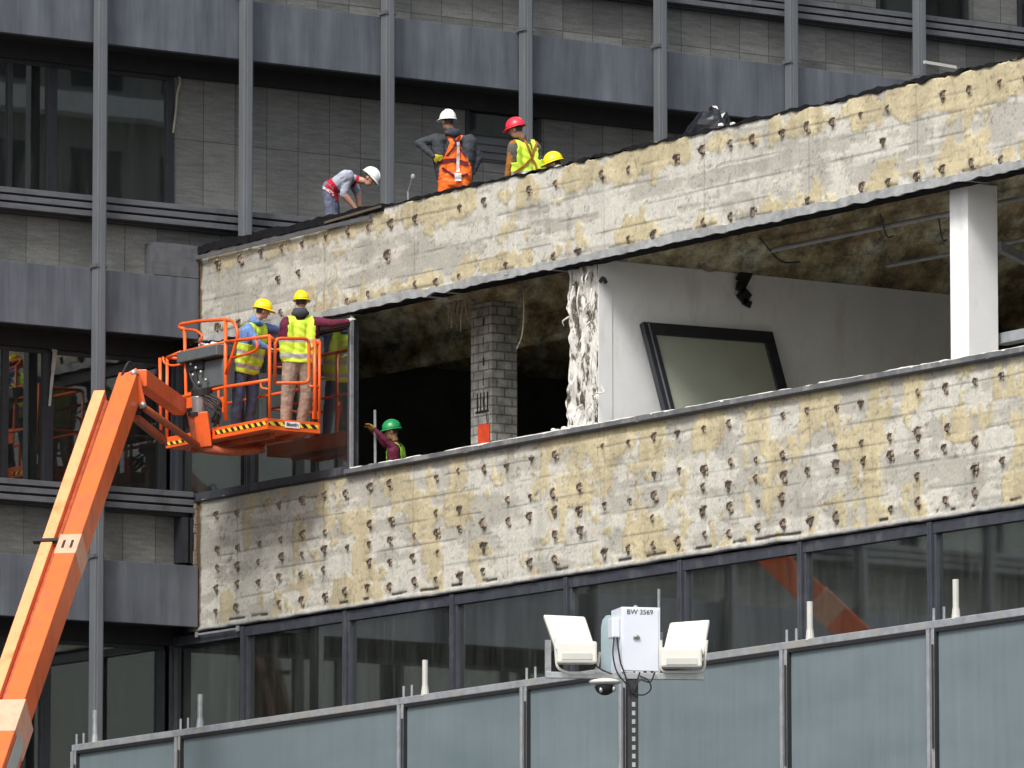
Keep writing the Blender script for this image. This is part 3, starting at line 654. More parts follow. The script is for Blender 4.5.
# light interior column and blinds behind lower glazing
MB().box((.5, float(onx(1002, 560, .5)[1]), 8.8), (.9, float(onx(955, 560, .5)[1]), 12.49)).build('inner_column', 'white_paint', A)
MB().box((.5, float(onx(672, 560, .5)[1]), 8.8), (.56, float(onx(575, 560, .5)[1]), 12.49)).build('roller_blind', simple('blind', (.5, .49, .4), .9, var=.15, sc=5, stretch=(1, 3, .2)), A)
MB().box((.4, float(onx(236, 660, .4)[1]), 8.8), (.46, .5, 11.9)).build('roller_blind', simple('blind_green', (.09, .1, .08), .9), A)
m_ = MB()
for p in (195, 236): q = onx(p+2, 638, -.03); m_.box((-.05, float(q[1])-.03, ZL0-.1), (-.02, float(q[1])+.03, ZL0-.02))
m_.box((-.045, float(onx(240, 625, 0)[1]), ZL0-.075), (-.03, 0, ZL0-.045)); m_.build('gutter_clip', 'galv', A)
# torn black strip hanging from ceiling by partition
yk = yp1-.08
m_ = MB(); pts = [ony(748, 269, yk), ony(741, 283, yk), ony(740, 291, yk), ony(748, 300, yk), ony(746, 306, yk)]
for a, b, w in zip(pts[:-1], pts[1:], (.1, .07, .1, .07)): m_.beam(a, b, (1, 0, 0), w, .02)
tag(m_.build('hanging_membrane', 'blackrub'), 'torn black strip hanging from the ceiling against the white partition', 'membrane')
o = MB().ell(ony(709, 268, yk), np.eye(3), (.15, .05, .06), 8, 5).build('ceiling_patch', 'mortar', A)

# ---------------------------------------------------------------- leaning window unit
yl_t = yp1-.06
tl, tr = ony(641, 323, yl_t), ony(771, 333, yl_t)
dn = onx(667, 413, 1.)  # direction only
H_ = tl[2]-13.3; off = .95
dwn = np.array([0, -off, -H_]); Lh = np.linalg.norm(dwn); dwn /= Lh; dwn2 = dwn+np.array([.05, 0, 0]); dwn2 /= np.linalg.norm(dwn2)
W = thing('window_sash', (float((tl[0]+tr[0])/2), float(yl_t-off), 13.3), 'black framed window sash leaning tilted against the white partition', 'window')
ex = (tr-tl); Lw = np.linalg.norm(ex); ex /= Lw; nn = np.cross(ex, dwn2); nn /= np.linalg.norm(nn)
m_ = MB(); t_ = .09
m_.obox(tl+ex*Lw/2+dwn2*t_, ex*Lw/2, dwn2*t_, nn*.05)
m_.obox(tl+ex*Lw/2+dwn2*(Lh-t_), ex*Lw/2, dwn2*t_, nn*.05)
m_.obox(tl+ex*t_+dwn2*Lh/2, ex*t_, dwn2*(Lh/2-2*t_), nn*.049)
m_.obox(tl+ex*(Lw-t_)+dwn2*Lh/2, ex*t_, dwn2*(Lh/2-2*t_), nn*.049)
m_.build('frame', 'darkframe', W, bevel=.008)
m_ = MB().obox(tl+ex*t_+dwn2*Lh/2+nn*.053, ex*.012, dwn2*(Lh/2), nn*.004).obox(tl+ex*(t_-.05)+dwn2*Lh/2+nn*.053, ex*.008, dwn2*(Lh/2), nn*.004)
m_.obox(tl+ex*t_+dwn2*Lh/2-nn*.053, ex*.012, dwn2*(Lh/2), nn*.004); m_.build('gasket', 'column', W)
MB().obox(tl+ex*Lw/2+dwn2*Lh/2, ex*(Lw/2-2*t_), dwn2*(Lh/2-2*t_), nn*.008).build('pane', simple('grey_green_glass', (.33, .35, .29), .18, var=.15, sc=.8), W)
zn0, zn1 = float(onx(486, 446, xp)[2]), float(onx(486, 424, xp)[2])
o = MB().box((xp-.022, y_near+.04, zn0), (xp-.008, y_near+.34, zn1)).build('notice', 'paper'); tag(o, 'orange notice sheet fixed low on the grey block pillar', 'notice')
MB().tube([(xp-.02, y_near+.1, zn1-.01), (xp-.02, y_near+.12, zn1+.16)], .006, 5).build('wire', 'blackrub', o)
# prop pole near green helmet
a = onx(376, 476, .45); b = onx(375, 410, .45)
pr = MB().tube([(a[0], a[1], 13.3), b], .022, 8).tube([(a[0], a[1], 13.3), (a[0], a[1], 13.32)], .08, 10); o = pr.build('prop_pole', 'galv'); tag(o, 'thin silver prop pole standing beside the green helmet worker', 'pole')
# black sheeting heap on roof
m_ = MB(); vs = []; fs = []; nu, nv = 22, 10
c0 = onx(710, 128, .45)
for j in range(nv+1):
    for i in range(nu):
        th = 2*math.pi*i/nu; ph = j/nv*math.pi/2; rr = math.cos(ph); n0 = mnoise.noise(Vector((th*1.3, ph*2, 3)))
        vs.append((c0[0]+.3*rr*math.cos(th)*(1+.4*n0), c0[1]+.1+.5*rr*math.sin(th)*(1+.3*n0)-.15*math.sin(ph), 18.22+(.56+.1*n0)*math.sin(ph)**.8))
for j in range(nv):
    for i in range(nu): k = (i+1) % nu; fs.append((j*nu+i, j*nu+k, (j+1)*nu+k, (j+1)*nu+i))
o = MB().add(vs, fs+[tuple(range(nu))]).build('plastic_sheet', 'plastic_black'); tag(o, 'crumpled black plastic sheeting heaped on the parapet', 'plastic sheet')
for (px, py) in ((719, 123), (731, 122)):
    o = MB().ell(onx(px+2, py+2, .1), np.eye(3), (.05, .045, .03), 5, 3).build('rubble_lump', 'strap_white'); tag(o, 'white rubble lump on the parapet just right of the black sheeting' if px < 725 else 'white rubble lump farthest right of the black sheeting on the parapet', 'rubble')
o = MB().beam(ony(924, 62, -.4), ony(956, 67.5, -.4), (0, 0, 1), .025, .02).build('pale_batten', 'lamp_glass'); tag(o, 'pale batten standing on the roof by the rightmost tower column', 'batten')
a, b = onx(408, 192, .35), onx(413, 177, .35); a0 = a.copy(); a0[2] = 17.45
o = MB().tube([a0, a, b], .012, 6).ell(b, np.eye(3), (.035, .035, .05), 8, 6).build('marker_rod', 'galv_dull'); tag(o, 'thin bent rod sticking up behind the parapet left of the orange trousers', 'rod')

# ================================================================ frosted screen in front
KS = 69.; HS = 616/KS; ZT = HS+1.6
def sc(px, z=ZT):
    # point on top line of screen; y from measured line
    xs = [75, 195, 525, 785, 1024]; ys = [745, 728.5, 686, 645, 608]
    return onz(px, float(np.interp(px, xs, ys)), z)
e0, e1 = sc(75), sc(1024); dS = (e1-e0); LS = np.linalg.norm(dS); dS /= LS; nS = np.array([-abs(dS[1]), dS[0]*(-1 if dS[1] > 0 else 1), 0]); nS = np.cross(dS, UPZ); nS = nS if nS[0] < 0 else -nS
SCR = thing('screen_fence', tuple(e0*[1, 1, 0]+np.array([0, 0, 7.2])), 'blue grey frosted panel screen with silver frame along the bottom of the view', 'screen')
def spt(t, z, o=0): p = e0+dS*t+nS*o; return np.array([p[0], p[1], z])
def tpx(px):
    lo, hi = -2, LS+30
    for _ in range(40):
        m = (lo+hi)/2; P = spt(m, ZT); v = P-CAM; x = CX+F*(v@RT)/(v@FW)
        if x < px: lo = m
        else: hi = m
    return lo
posts = [tpx(p) for p in (76, 180, 403, 526, 625, 786, 933)]; posts += [posts[-1]+2.6*k for k in range(1, 5)]
fr = MB().beam(spt(posts[0]-.05, ZT-.05), spt(posts[-1], ZT-.05), nS, .05, .05).beam(spt(posts[0], 7.3), spt(posts[-1], 7.3), nS, .05, .05)
fr.build('top_rail', 'galv_dull', SCR, bevel=.01)
for i, t in enumerate(posts):
    MB().beam(spt(t-.05, 7.35), spt(t-.05, ZT-.1), nS, .055, .033).beam(spt(t+.05, 7.35), spt(t+.05, ZT-.1), nS, .05, .033).build('post', 'galv_dull', SCR, bevel=.006)
    m_ = MB()
    for d in (.02, .24): m_.tube([spt(t+d, ZT), spt(t+d, ZT+.16)], .018, 6)
    m_.build('pin', 'galv', SCR)
    MB().tube([spt(t+.08, ZT-.3, .07), spt(t+.08, ZT-1.6, .07)], .014, 5).build('edge_strip', 'blackrub', SCR)
    if i < len(posts)-1:
        a, b = t+.09, posts[i+1]-.09
        MB().obox(spt((a+b)/2, (7.35+ZT-.1)/2, -.01), dS*(b-a)/2, nS*.012, UPZ*((ZT-.1-7.35)/2)).build('panel', 'screen', SCR)
        MB().beam(spt(a, ZT-.115, -.0), spt(b, ZT-.115, 0), nS, .045, .03).beam(spt(a+.0, 7.36, 0), spt(a+.0, ZT-.15, 0), nS, .045, .032).beam(spt(b+.01, 7.36, 0), spt(b+.01, ZT-.15, 0), nS, .045, .018).build('gasket', 'blackrub', SCR)
for px, py0 in ((95, 709), (200, 694), (425, 659), (810, 598), (956, 577)):
    t = tpx(px); h = 34/71.
    MB().tube([spt(t, ZT-.02, -.0), spt(t, ZT+.12, 0)], .06, 10, r2=.045).tube([spt(t, ZT+.1, 0), spt(t, ZT+h, 0)], .04, 12).build('tube_socket', 'lamp_glass' if px > 300 else 'galv', SCR)
pd = MB(); q0, q1 = spt(-.1, 0, -.0), spt(posts[-1]+.2, 0, -.0)
pd.add([(q0[0], q0[1], 0), (q1[0], q1[1], 0), (-.05, q1[1], 0), (-.05, q0[1], 0), (q0[0], q0[1], 7.2), (q1[0], q1[1], 7.2), (-.05, q1[1], 7.2), (-.05, q0[1], 7.2)], [(0, 3, 2, 1), (4, 5, 6, 7), (0, 1, 5, 4), (1, 2, 6, 5), (2, 3, 7, 6), (3, 0, 4, 7)])
tag(pd.build('podium', 'paving'), 'plain podium block carrying the frosted screen below the windows', 'podium')

# ================================================================ camera / floodlight mast
DM = F/104.
def mp(px, py, dd=0): return J(px, py, DM+dd)
base = mp(633, 700); MST = thing('security_mast', (base[0], base[1], 0), 'black mast carrying a white cabinet and two white floodlights before the screen', 'mast')
bz = mp(633, 676)[2]; bxy = base[:2]; rt = RT; fh = _h
def L3(u, d, z): p = np.array([bxy[0], bxy[1], 0])+rt*u+fh*d; return np.array([p[0], p[1], z])
def up_(px, py, d=0):  # point with depth offset d in mast frame
    return mp(px, py, d)
MB().obox(L3(0, 0, bz/2), rt*.05, fh*.05, UPZ*bz/2).build('pole', 'blackrub', MST, bevel=.006)
z = bz-6.5
while z < bz-.25:
    MB().obox(L3(.005, -.052, z), rt*.016, fh*.002, UPZ*.022).build('pole_slot', 'steel', MST); z += .083
MB().obox(L3(0, 0, .1), rt*.6, fh*.6, UPZ*.1).obox(L3(0, 0, .3), rt*.2, fh*.2, UPZ*.1).build('foot', 'galv', MST, bevel=.02)
# crossarm
ca, cb = up_(548, 675), up_(704, 675)
MB().beam(up_(546, 675), up_(704, 677), (0, 0, 1), .03, .03).build('crossarm', 'galv', MST, bevel=.004)
MB().beam(up_(548, 640, .05), up_(548, 678, .05), RT, .03, .02).build('bracket', 'galv', MST)
# cabinet, turned so that left side shows
cR = RT*math.cos(.24)-_h*math.sin(.24)*-1; cR = RT*.9711+_h*.2386; cN = np.cross(UPZ, cR)      # cN away
front_l, front_r = up_(621.5, 640), up_(660.5, 640, .09)
w_ = 39/104./.97; hgt = 66/104.
cc = (front_l+front_r)/2; cc[2] = mp(640, 639.5)[2]
if cN@_h < 0: cN = -cN
dep = .4
cab = MB().obox(cc+cN*dep/2, cR*w_/2, cN*dep/2, UPZ*hgt/2).build('cabinet', 'white_box', MST, bevel=.008)
MB().obox(cc+cN*(-.004)+UPZ*0, cR*(w_/2-.02), cN*.003, UPZ*(hgt/2-.02)).build('door', 'white_box', cab, bevel=.004)
lk = cc+cR*(-.05)-cN*.02+UPZ*.03
MB().ell(lk, (cR, cN, UPZ), (.03, .02, .02), 10, 6).beam(lk-cR*.03-UPZ*.012, lk+cR*.03-UPZ*.012, UPZ, .008, .008).build('lock', 'steel', cab, smooth=True)
MB().obox(cc+cN*.14-cR*(w_/2+.04)+UPZ*(.12), cR*.04, cN*.09, UPZ*.1).build('junction_box', 'white_box', MST, bevel=.015)
MB().ell(cc+cN*.2+UPZ*hgt/2, (RT, _h, UPZ), (.03, .03, .04), 8, 6).build('cable_gland', 'galv', cab)
def text(s_, name, center, xdir, ydir, size, mat, par, bold=False):
    cu = bpy.data.curves.new(name, 'FONT'); cu.body = s_; cu.size = size; cu.align_x = 'CENTER'; cu.align_y = 'CENTER'; cu.extrude = .0015
    if bold: cu.offset = size*.03
    t = bpy.data.objects.new(name+'_tmp', cu); COL.objects.link(t); bpy.context.view_layer.update()
    me = bpy.data.meshes.new_from_object(t.evaluated_get(bpy.context.evaluated_depsgraph_get())); bpy.data.objects.remove(t)
    me.name = name; xd = Vector(xdir).normalized(); yd = Vector(ydir).normalized(); zd = xd.cross(yd)
    R = Matrix((xd, yd, zd)).transposed().to_4x4(); loc = Vector(center)-Vector(par['_w']); me.transform(Matrix.Translation(loc) @ R)
    me.materials.clear(); me.materials.append(M[mat]); o = bpy.data.objects.new(name, me); COL.objects.link(o); o.parent = par; return o
text('BW 3569', 'lettering', cc-cN*.009+UPZ*(hgt/2-.05)-cR*.012, cR, UPZ, .068, 'blackrub', cab)
# flat rounded antenna behind
pts = [(601, 671), (601, 628), (602.5, 620), (606, 615.5), (610, 615), (614, 618), (614, 671)]
fr_ = [up_(x, y, .35) for x, y in pts]; bk = [up_(x, y, .41) for x, y in pts]; n = len(pts)
MB().add(fr_+bk, [tuple(range(n)), tuple(range(2*n-1, n-1, -1))]+[(i, (i+1) % n, n+(i+1) % n, n+i) for i in range(n)]).build('panel_antenna', 'antenna', MST)
MB().tube([up_(659, 617, .3), up_(659, 589, .3)], .012, 8, r2=.016).tube([up_(661, 648, .2), up_(661, 632, .2)], .02, 8).build('rod_antenna', 'galv', MST)
# dome cameras
m_ = MB().ell(up_(605, 682), (RT, _h, UPZ), (.16, .14, .035), 16, 6); m_.build('camera_housing', 'lamp_white', MST, smooth=True)
m_ = MB().ell(up_(605, 686), (RT, _h, -UPZ), (.1, .1, .09), 16, 8, lo=0); dm = m_.build('camera_dome', 'blackrub', MST, smooth=True)
MB().ell(up_(601, 690, -.08), np.eye(3), (.02, .02, .03), 8, 5).ell(up_(614, 689, -.08), np.eye(3), (.02, .02, .03), 8, 5).build('lens', 'steel', dm, smooth=True)
# floodlights
def flood(corners, low, side):
    C4 = [up_(x, y, d) for x, y, d in corners]; nn_ = np.cross(C4[1]-C4[0], C4[3]-C4[0]); nn_ /= np.linalg.norm(nn_); 
    if nn_@_h < 0: nn_ = -nn_
    C8 = C4+[p+nn_*.09 for p in C4]
    lamp = MB().add(C8, [(0, 1, 2, 3), (7, 6, 5, 4), (0, 4, 5, 1), (1, 5, 6, 2), (2, 6, 7, 3), (3, 7, 4, 0)]).build('floodlight', 'lamp_white', MST, bevel=.02)
    c = sum(C4)/4; ins = [c+(p-c)*.86-nn_*.004 for p in C4]; ins2 = [c+(p-c)*.86+nn_*.01 for p in C4]
    MB().add(ins+ins2, [(0, 1, 2, 3), (7, 6, 5, 4), (0, 4, 5, 1), (1, 5, 6, 2), (2, 6, 7, 3), (3, 7, 4, 0)]).build('lens', 'lamp_white', lamp, bevel=.004)
    x0, x1, y0, y1 = low; ce = (up_(x0, y0, -.06)+up_(x1, y1, -.06))/2
    MB().obox(ce, RT*(x1-x0)/104/2, _h*.08, UPZ*(y1-y0)/104/2).build('driver_box', 'lamp_white', lamp, bevel=.02)
    MB().obox(ce-UPZ*(.04)-_h*.083, RT*(x1-x0)/104/2*.75, _h*.004, UPZ*.03).build('vent_plate', 'lamp_glass', lamp)
    return lamp
fl = flood([(543, 614, .08), (585, 616, .08), (598, 656, -.06), (556, 650, -.06)], (557, 597, 642, 664), -1)
MB().tube(arc([up_(555, 638, -.02), up_(557, 668, -.02), up_(567, 673, -.02), up_(596, 673, -.02), up_(600, 652, -.02)], r=.06), .014, 6).build('yoke', 'lamp_white', fl)
fl = flood([(670, 622, .08), (710, 619, .08), (704, 655, -.06), (662, 656, -.06)], (661, 702, 648, 668), 1)
MB().tube(arc([up_(661, 640, -.02), up_(661, 672, -.02), up_(704, 672, -.02), up_(707, 640, -.02)], r=.06), .014, 6).build('yoke', 'lamp_white', fl)
for pts in ([(614, 637), (613, 655), (617, 672), (626, 684), (630, 694)], [(617, 637), (620, 660), (624, 672), (630, 690)], [(640, 672), (636, 684), (632, 692), (643, 695), (651, 689), (648, 680), (640, 676)],
            [(655, 672), (650, 682), (640, 680), (634, 690)], [(662, 668), (672, 662), (682, 663), (692, 667)], [(594, 664), (602, 670), (612, 674)]):
    MB().tube(spline([up_(x, y, -.06-.002*i) for i, (x, y) in enumerate(pts)]), .008, 5).build('cable', 'blackrub', MST)
for x in (628, 634, 645, 652): MB().tube([up_(x, 671), up_(x, 679)], .014, 6).build('cable_gland', 'blackrub', MST)

# ================================================================ boom lift
n1 = np.cross(ray(42, 640), ray(130, 385)); n2 = np.cross(ray(764, 549.5), ray(848, 628)); xm = .09
n2r = n2*np.array([-1, 1, 1]); bd = np.cross(n1, n2r); Am = np.array([n1, n2r, bd]); P0 = np.linalg.solve(Am, np.array([n1@CAM, n2@CAM-n2[0]*2*xm, 0])); bd /= np.linalg.norm(bd)
if bd[2] < 0: bd = -bd
def bt(z): return P0+bd*(z-P0[2])/bd[2]
def zat(py, px=None):
    lo, hi = 0, 25
    for _ in range(40):
        m = (lo+hi)/2; v = bt(m)-CAM; y = CY-F*(v@CU)/(v@FW)
        if y > py: lo = m
        else: hi = m
    return lo
sd = np.array([bd[1], -bd[0], 0]); sd /= np.linalg.norm(sd); tn = np.cross(sd, bd); tn = tn if tn[2] > 0 else -tn
Zb = 1.9; base = bt(Zb)
LIFT = thing('boom_lift', (base[0], base[1], 0), 'orange telescopic boom lift raised to the facade with a work platform', 'boom lift')
ztip = zat(383); TIP = bt(ztip); Dt = depth(TIP)
def boomsec(z0, z1, w, h, mat='orange_old'): return MB().beam(bt(z0), bt(z1), sd, w, h).build('boom', mat, LIFT, bevel=.012)
zc1, zc2 = zat(548), zat(716)
boomsec(zc1-.3, ztip, .14, .2); b2 = boomsec(zc2-.3, zc1, .15, .22); b3 = boomsec(Zb, zc2, .185, .265)
MB().beam(bt(zc1-.28), bt(zc1+.02), sd, .158, .228).build('collar', 'sticker', b2, bevel=.008)
m_ = MB()
for k in (-.06, .06): m_.beam(bt(zc1-.2)+tn*.231+sd*k, bt(zc1-.08)+tn*.231+sd*k, sd, .018, .002)
m_.build('slot', 'blackrub', b2)
MB().beam(bt(zc2-.45), bt(zc2+.02), sd, .193, .273).build('collar', 'sticker', b3, bevel=.008)
MB().beam(bt(zc2-1.2)+sd*.196, bt(zc2-.35)+sd*.196, tn, .15, .002).build('decal', 'lamp_glass', b3)
# parallel link on the left
def side_pt(z, o, u=0): return bt(z)-sd*o+tn*u
MB().beam(side_pt(zat(700)-3, .36, .0), side_pt(ztip-.2, .39, -.02), sd, .085, .12).build('leveling_link', 'pale_orange', LIFT, bevel=.008)
MB().tube([side_pt(zat(700)-3, .25, -.02), side_pt(ztip-.3, .27, -.02)], .045, 8).build('hydraulic_cylinder', 'orange_rust', LIFT, smooth=True)
zb_ = zat(546); MB().beam(side_pt(zb_, .58, .1), side_pt(zb_, .14, .1), bd, .03, .03).build('link_bracket', 'blackrub', LIFT)
# head
hp = [J(x, y, Dt) for x, y in ((126, 372), (140, 370), (146, 404), (141, 412))]
MB().beam(J(135, 371, Dt-.12), J(143, 408, Dt-.12), RT, .05, .03).beam(J(125, 378, Dt-.14), J(138, 371, Dt-.14), UPZ, .05, .03).beam(J(135, 371, Dt+.2), J(143, 408, Dt+.2), RT, .05, .03).build('head_plate', 'orange', LIFT, bevel=.01)
MB().tube([J(134, 373, Dt-.2), J(134, 373, Dt+.25)], .05, 10).tube([J(143, 405, Dt-.2), J(143, 405, Dt+.25)], .05, 10).build('pivot_pin', 'steel', LIFT, smooth=True)
MB().tube(spline([J(110, 398, Dt-.1), J(118, 384, Dt-.15), J(124, 370, Dt-.15), J(129, 362, Dt-.1), J(134, 366, Dt)]), .016, 6).tube(spline([J(112, 399, Dt-.1), J(121, 385, Dt-.15), J(127, 376, Dt-.15), J(130, 383, Dt-.1)]), .014, 6).build('hose', 'blackrub', LIFT)
# platform geometry
NX = -1.28
Np = onx(267, 418, NX); zf = float(Np[2]); yN = float(Np[1]); Lp = 2.85; Wp = .92
FL = (NX, yN+Lp); Dm = depth((NX-.12, yN+1.6, zf))
def fp(px, py, o=0): return onx(px, py, NX+o)
def rp(px, py, o=0): return ony(px, py, yN+o)
MB().beam(J(140, 378, Dt), J(180, 407, Dm+.1), (0, 0, 1), .125, .10).build('jib', 'orange', LIFT, bevel=.012)
MB().tube([J(146, 409, Dt-.05), J(198, 446, Dm)], .055, 10).build('jib_cylinder', 'orange_rust', LIFT, smooth=True)
MB().beam(J(136, 418, Dt+.1), J(164, 441, Dm+.4), (0, 0, 1), .05, .05).build('jib_link', 'orange_rust', LIFT, bevel=.008)
MB().tube([J(195, 443, Dm), J(205, 449, Dm), J(235, 452, Dm), J(265, 449, Dm)], .075, 10, r2=.06).build('platform_support', 'orange_rust', LIFT, smooth=True)
MB().beam(J(201, 412, Dm), J(205, 447, Dm), RT, .11, .1).build('rotator_bracket', 'orange', LIFT, bevel=.015)
MB().beam(J(190, 412, Dm), J(196, 444, Dm), RT, .05, .08).build('rotator_bracket', 'orange_rust', LIFT, bevel=.01)
MB().tube([J(198, 396, Dm), J(199, 413, Dm)], .1, 14).build('rotator', 'steel', LIFT, bevel=.01)
MB().tube([J(201, 388, Dm+.05), J(202, 396, Dm+.05)], .16, 14).build('rotator_collar', 'blackrub', LIFT, bevel=.01)
MB().tube([J(194, 412, Dm), J(194, 416, Dm)], .12, 12).build('rotator_flange', 'blackrub', LIFT)
MB().tube([J(187, 412, Dm+.03), J(188, 428, Dm+.03)], .05, 8).build('hydraulic_valve', 'blackrub', LIFT)
r_ = random.Random(2)
for k in range(9):
    a = J(204+r_.random()*6, 394+k*1.3, Dm-.12); b = J(214+r_.random()*7, 402+k*1.6, Dm-.2); c = J(219-r_.random()*10, 418+k, Dm-.1)
    MB().tube(spline([a, b, c]), .017, 6).build('hose', 'blackrub', LIFT, smooth=True)
# platform
PL = MB().box((NX+.02, yN+.02, zf-.05), (NX+Wp-.02, yN+Lp-.02, zf-.02)).build('platform', 'orange', LIFT)
PL['label'] = 'orange work platform with guard rails and hazard striped edge'
th_ = .17; ch = .0
m_ = MB().box((NX-.02, yN-.02, zf-th_), (NX+.02, yN+Lp*.53, zf)).box((NX-.02, yN+Lp*.74, zf-th_), (NX+.02, yN+Lp, zf)).box((NX-.018, yN-.0, zf-th_+.002), (NX+Wp, yN+.04, zf-.002))
m_.box((NX+Wp-.02, yN-.002, zf-th_), (NX+Wp+.02, yN+Lp, zf)).box((NX, yN+Lp-.02, zf-th_), (NX+Wp, yN+Lp+.02, zf))
m_.box((NX+.021, yN+.041, zf-th_-.0), (NX+Wp-.021, yN+Lp-.021, zf-th_+.03))
m_.build('toe_board', 'orange', PL, bevel=.006)
MB().box((NX+.25, yN+.3, zf-th_-.08), (NX+.33, yN+Lp-.3, zf-th_)).box((NX+.6, yN+.3, zf-th_-.08), (NX+.68, yN+Lp-.3, zf-th_)).build('floor_beam', 'orange_rust', PL)
for q_a, q_b in (((NX-.026, yN-.02, zf-.105), (NX-.021, yN+Lp*.5, zf-.045)), ((NX-.02, yN-.006, zf-.105), (NX+Wp-.02, yN-.001, zf-.045))): MB().box(q_a, q_b).build('hazard_tape', 'hazard', PL)
MB().box((NX-.026, yN+Lp*.8, zf-.13), (NX-.021, yN+Lp-.02, zf-.08)).build('hazard_tape', 'hazard', PL)
pc = rp(292, 424.5); 
MB().box((pc[0]-.13, yN-.012, zf-.12), (pc[0]+.13, yN-.008, zf-.03)).build('name_plate', 'white_paint', PL)
text('Bluntle', 'lettering', (pc[0], yN-.0135, zf-.072), (1, 0, 0), (0, 0, 1), .075, 'charcoal', PL, True)
def rail(pts, r=.026, name='guard_rail', mat='orange'): return MB().tube(arc(pts, r=.1), r, 10).build(name, mat, PL, smooth=True)
NT = fp(269.6, 336); ztop = float(NT[2])
cN_ = (NX, yN)
# front side (x = NX)
rail([fp(269.6, 336), fp(225.5, 342)]); rail([fp(269.6, 380), fp(225.5, 387), fp(178, 398), (NX, yN+Lp, fp(178, 398)[2])])
rail([fp(181, 352), (NX, yN+Lp, ztop)]); rail([fp(225.5, 342), fp(181, 352)], .02)
rail([fp(269.6, 335), fp(269.6, 417)]); rail([fp(225.5, 320), fp(225.5, 420)], .03)
rail([fp(184.5, 328), fp(186, 392), fp(186, 398)]); rail([(NX, yN+Lp, ztop), (NX, yN+Lp, zf)])
rail([fp(160, 358), fp(161, 430)])
rail([fp(184, 329), fp(179, 327), fp(181, 324), fp(200, 321), fp(224, 319.5), fp(234, 321), fp(238.5, 334), fp(234, 350), fp(226, 374)])
rail([fp(182, 329.5), fp(196, 330), fp(203, 336), fp(199, 343)], .02); rail([fp(163, 357), fp(164, 363), fp(172, 366), fp(182, 364)], .018)
rail([fp(256, 338), fp(258, 349), fp(250, 353), fp(232, 358)], .02)
rail([fp(261, 381), fp(261, 388), fp(268, 389)], .015)
for (x, y) in ((190, 400), (221, 405)): MB().obox(fp(x, y), (.01, 0, 0), (0, .1, 0), (0, 0, .12)).build('gusset', 'orange', PL)
# right end
rail([rp(275, 383), rp(275, 338.5), rp(309, 338.5), rp(309, 383), rp(275, 383)]); rail([rp(314.5, 339), rp(315, 418)], .03); rail([rp(269.6, 336), rp(275, 341)], .022)
rail([rp(309, 350), rp(318, 343)], .02); rail([rp(309, 386), rp(318, 387)], .02)
MB().obox(rp(316, 415), (.06, 0, 0), (0, .012, 0), (0, 0, .06)).build('gusset', 'orange', PL)
# back side and left end
XBk = NX+Wp; zm_ = float(fp(269.6, 380)[2])
rail([(XBk, yN, ztop), (XBk, yN+Lp, ztop), (NX, yN+Lp, ztop)]); rail([(XBk, yN, zm_), (XBk, yN+Lp, zm_), (NX, yN+Lp, zm_)], .02)
for t in (0, .9, 1.9, Lp): rail([(XBk, yN+t, ztop), (XBk, yN+t, zf)], .024)
# console
MB().box((NX-.1, float(fp(222, 350)[1]), float(fp(205, 359)[2])), (NX+.28, float(fp(182, 350)[1]), float(fp(205, 348)[2]))).build('console_tray', 'console', PL, bevel=.015)
MB().box((NX+.03, float(fp(221, 370)[1]), float(fp(205, 388)[2])), (NX+.25, float(fp(196, 370)[1]), float(fp(205, 361)[2]))).build('control_box', 'console', PL, bevel=.015)
m_ = MB()
for (x, y) in ((191, 364), (196, 368), (193, 375), (201, 372), (199, 383), (206, 380)): m_.ell(fp(x, y, -.02), np.eye(3), (.03, .03, .03), 8, 5)
m_.build('valve', 'steel', PL, smooth=True)
MB().tube(spline([fp(188, 362), fp(190, 375), fp(194, 384), fp(199, 392)]), .02, 6).tube(spline([fp(193, 362), fp(196, 372), fp(198, 384), fp(203, 391)]), .018, 6).box(tuple(fp(186, 361, -.02)), tuple(fp(206, 369, .05))).build('hose', 'blackrub', PL)
m_ = MB(); r_ = random.Random(5)
for k in range(12): m_.ell(fp(r_.uniform(200, 222), r_.uniform(344.5, 347.5), .08), np.eye(3), (r_.uniform(.03, .07), r_.uniform(.03, .09), r_.uniform(.02, .05)), 7, 5)
o = m_.build('rag', 'strap_white'); tag(o, 'crumpled pale rag lying on the platform console tray', 'rag')
# chassis out of frame
cbz = np.array([base[0], base[1]])
MB().obox((cbz[0]-.3, cbz[1]-.3, .95), bd*[1, 1, 0]*2.0, sd*1.0, UPZ*.28).build('chassis', 'orange', LIFT, bevel=.05)
MB().obox((cbz[0]-.3, cbz[1]-.3, 1.6), bd*[1, 1, 0]*1.3, sd*.8, UPZ*.36).build('turntable', 'orange', LIFT, bevel=.08)
for a in (-1, 1):
    for b in (-1, 1):
        c = np.array([cbz[0]-.3, cbz[1]-.3, .5])+bd*[1, 1, 0]*2.0*a+sd*1.05*b
        w = MB().tube([c-sd*.17, c+sd*.17], .5, 24).build('wheel', 'blackrub', LIFT, bevel=.04); MB().tube([c+sd*b*.171, c+sd*b*.19], .26, 16).build('rim', 'steel', w)

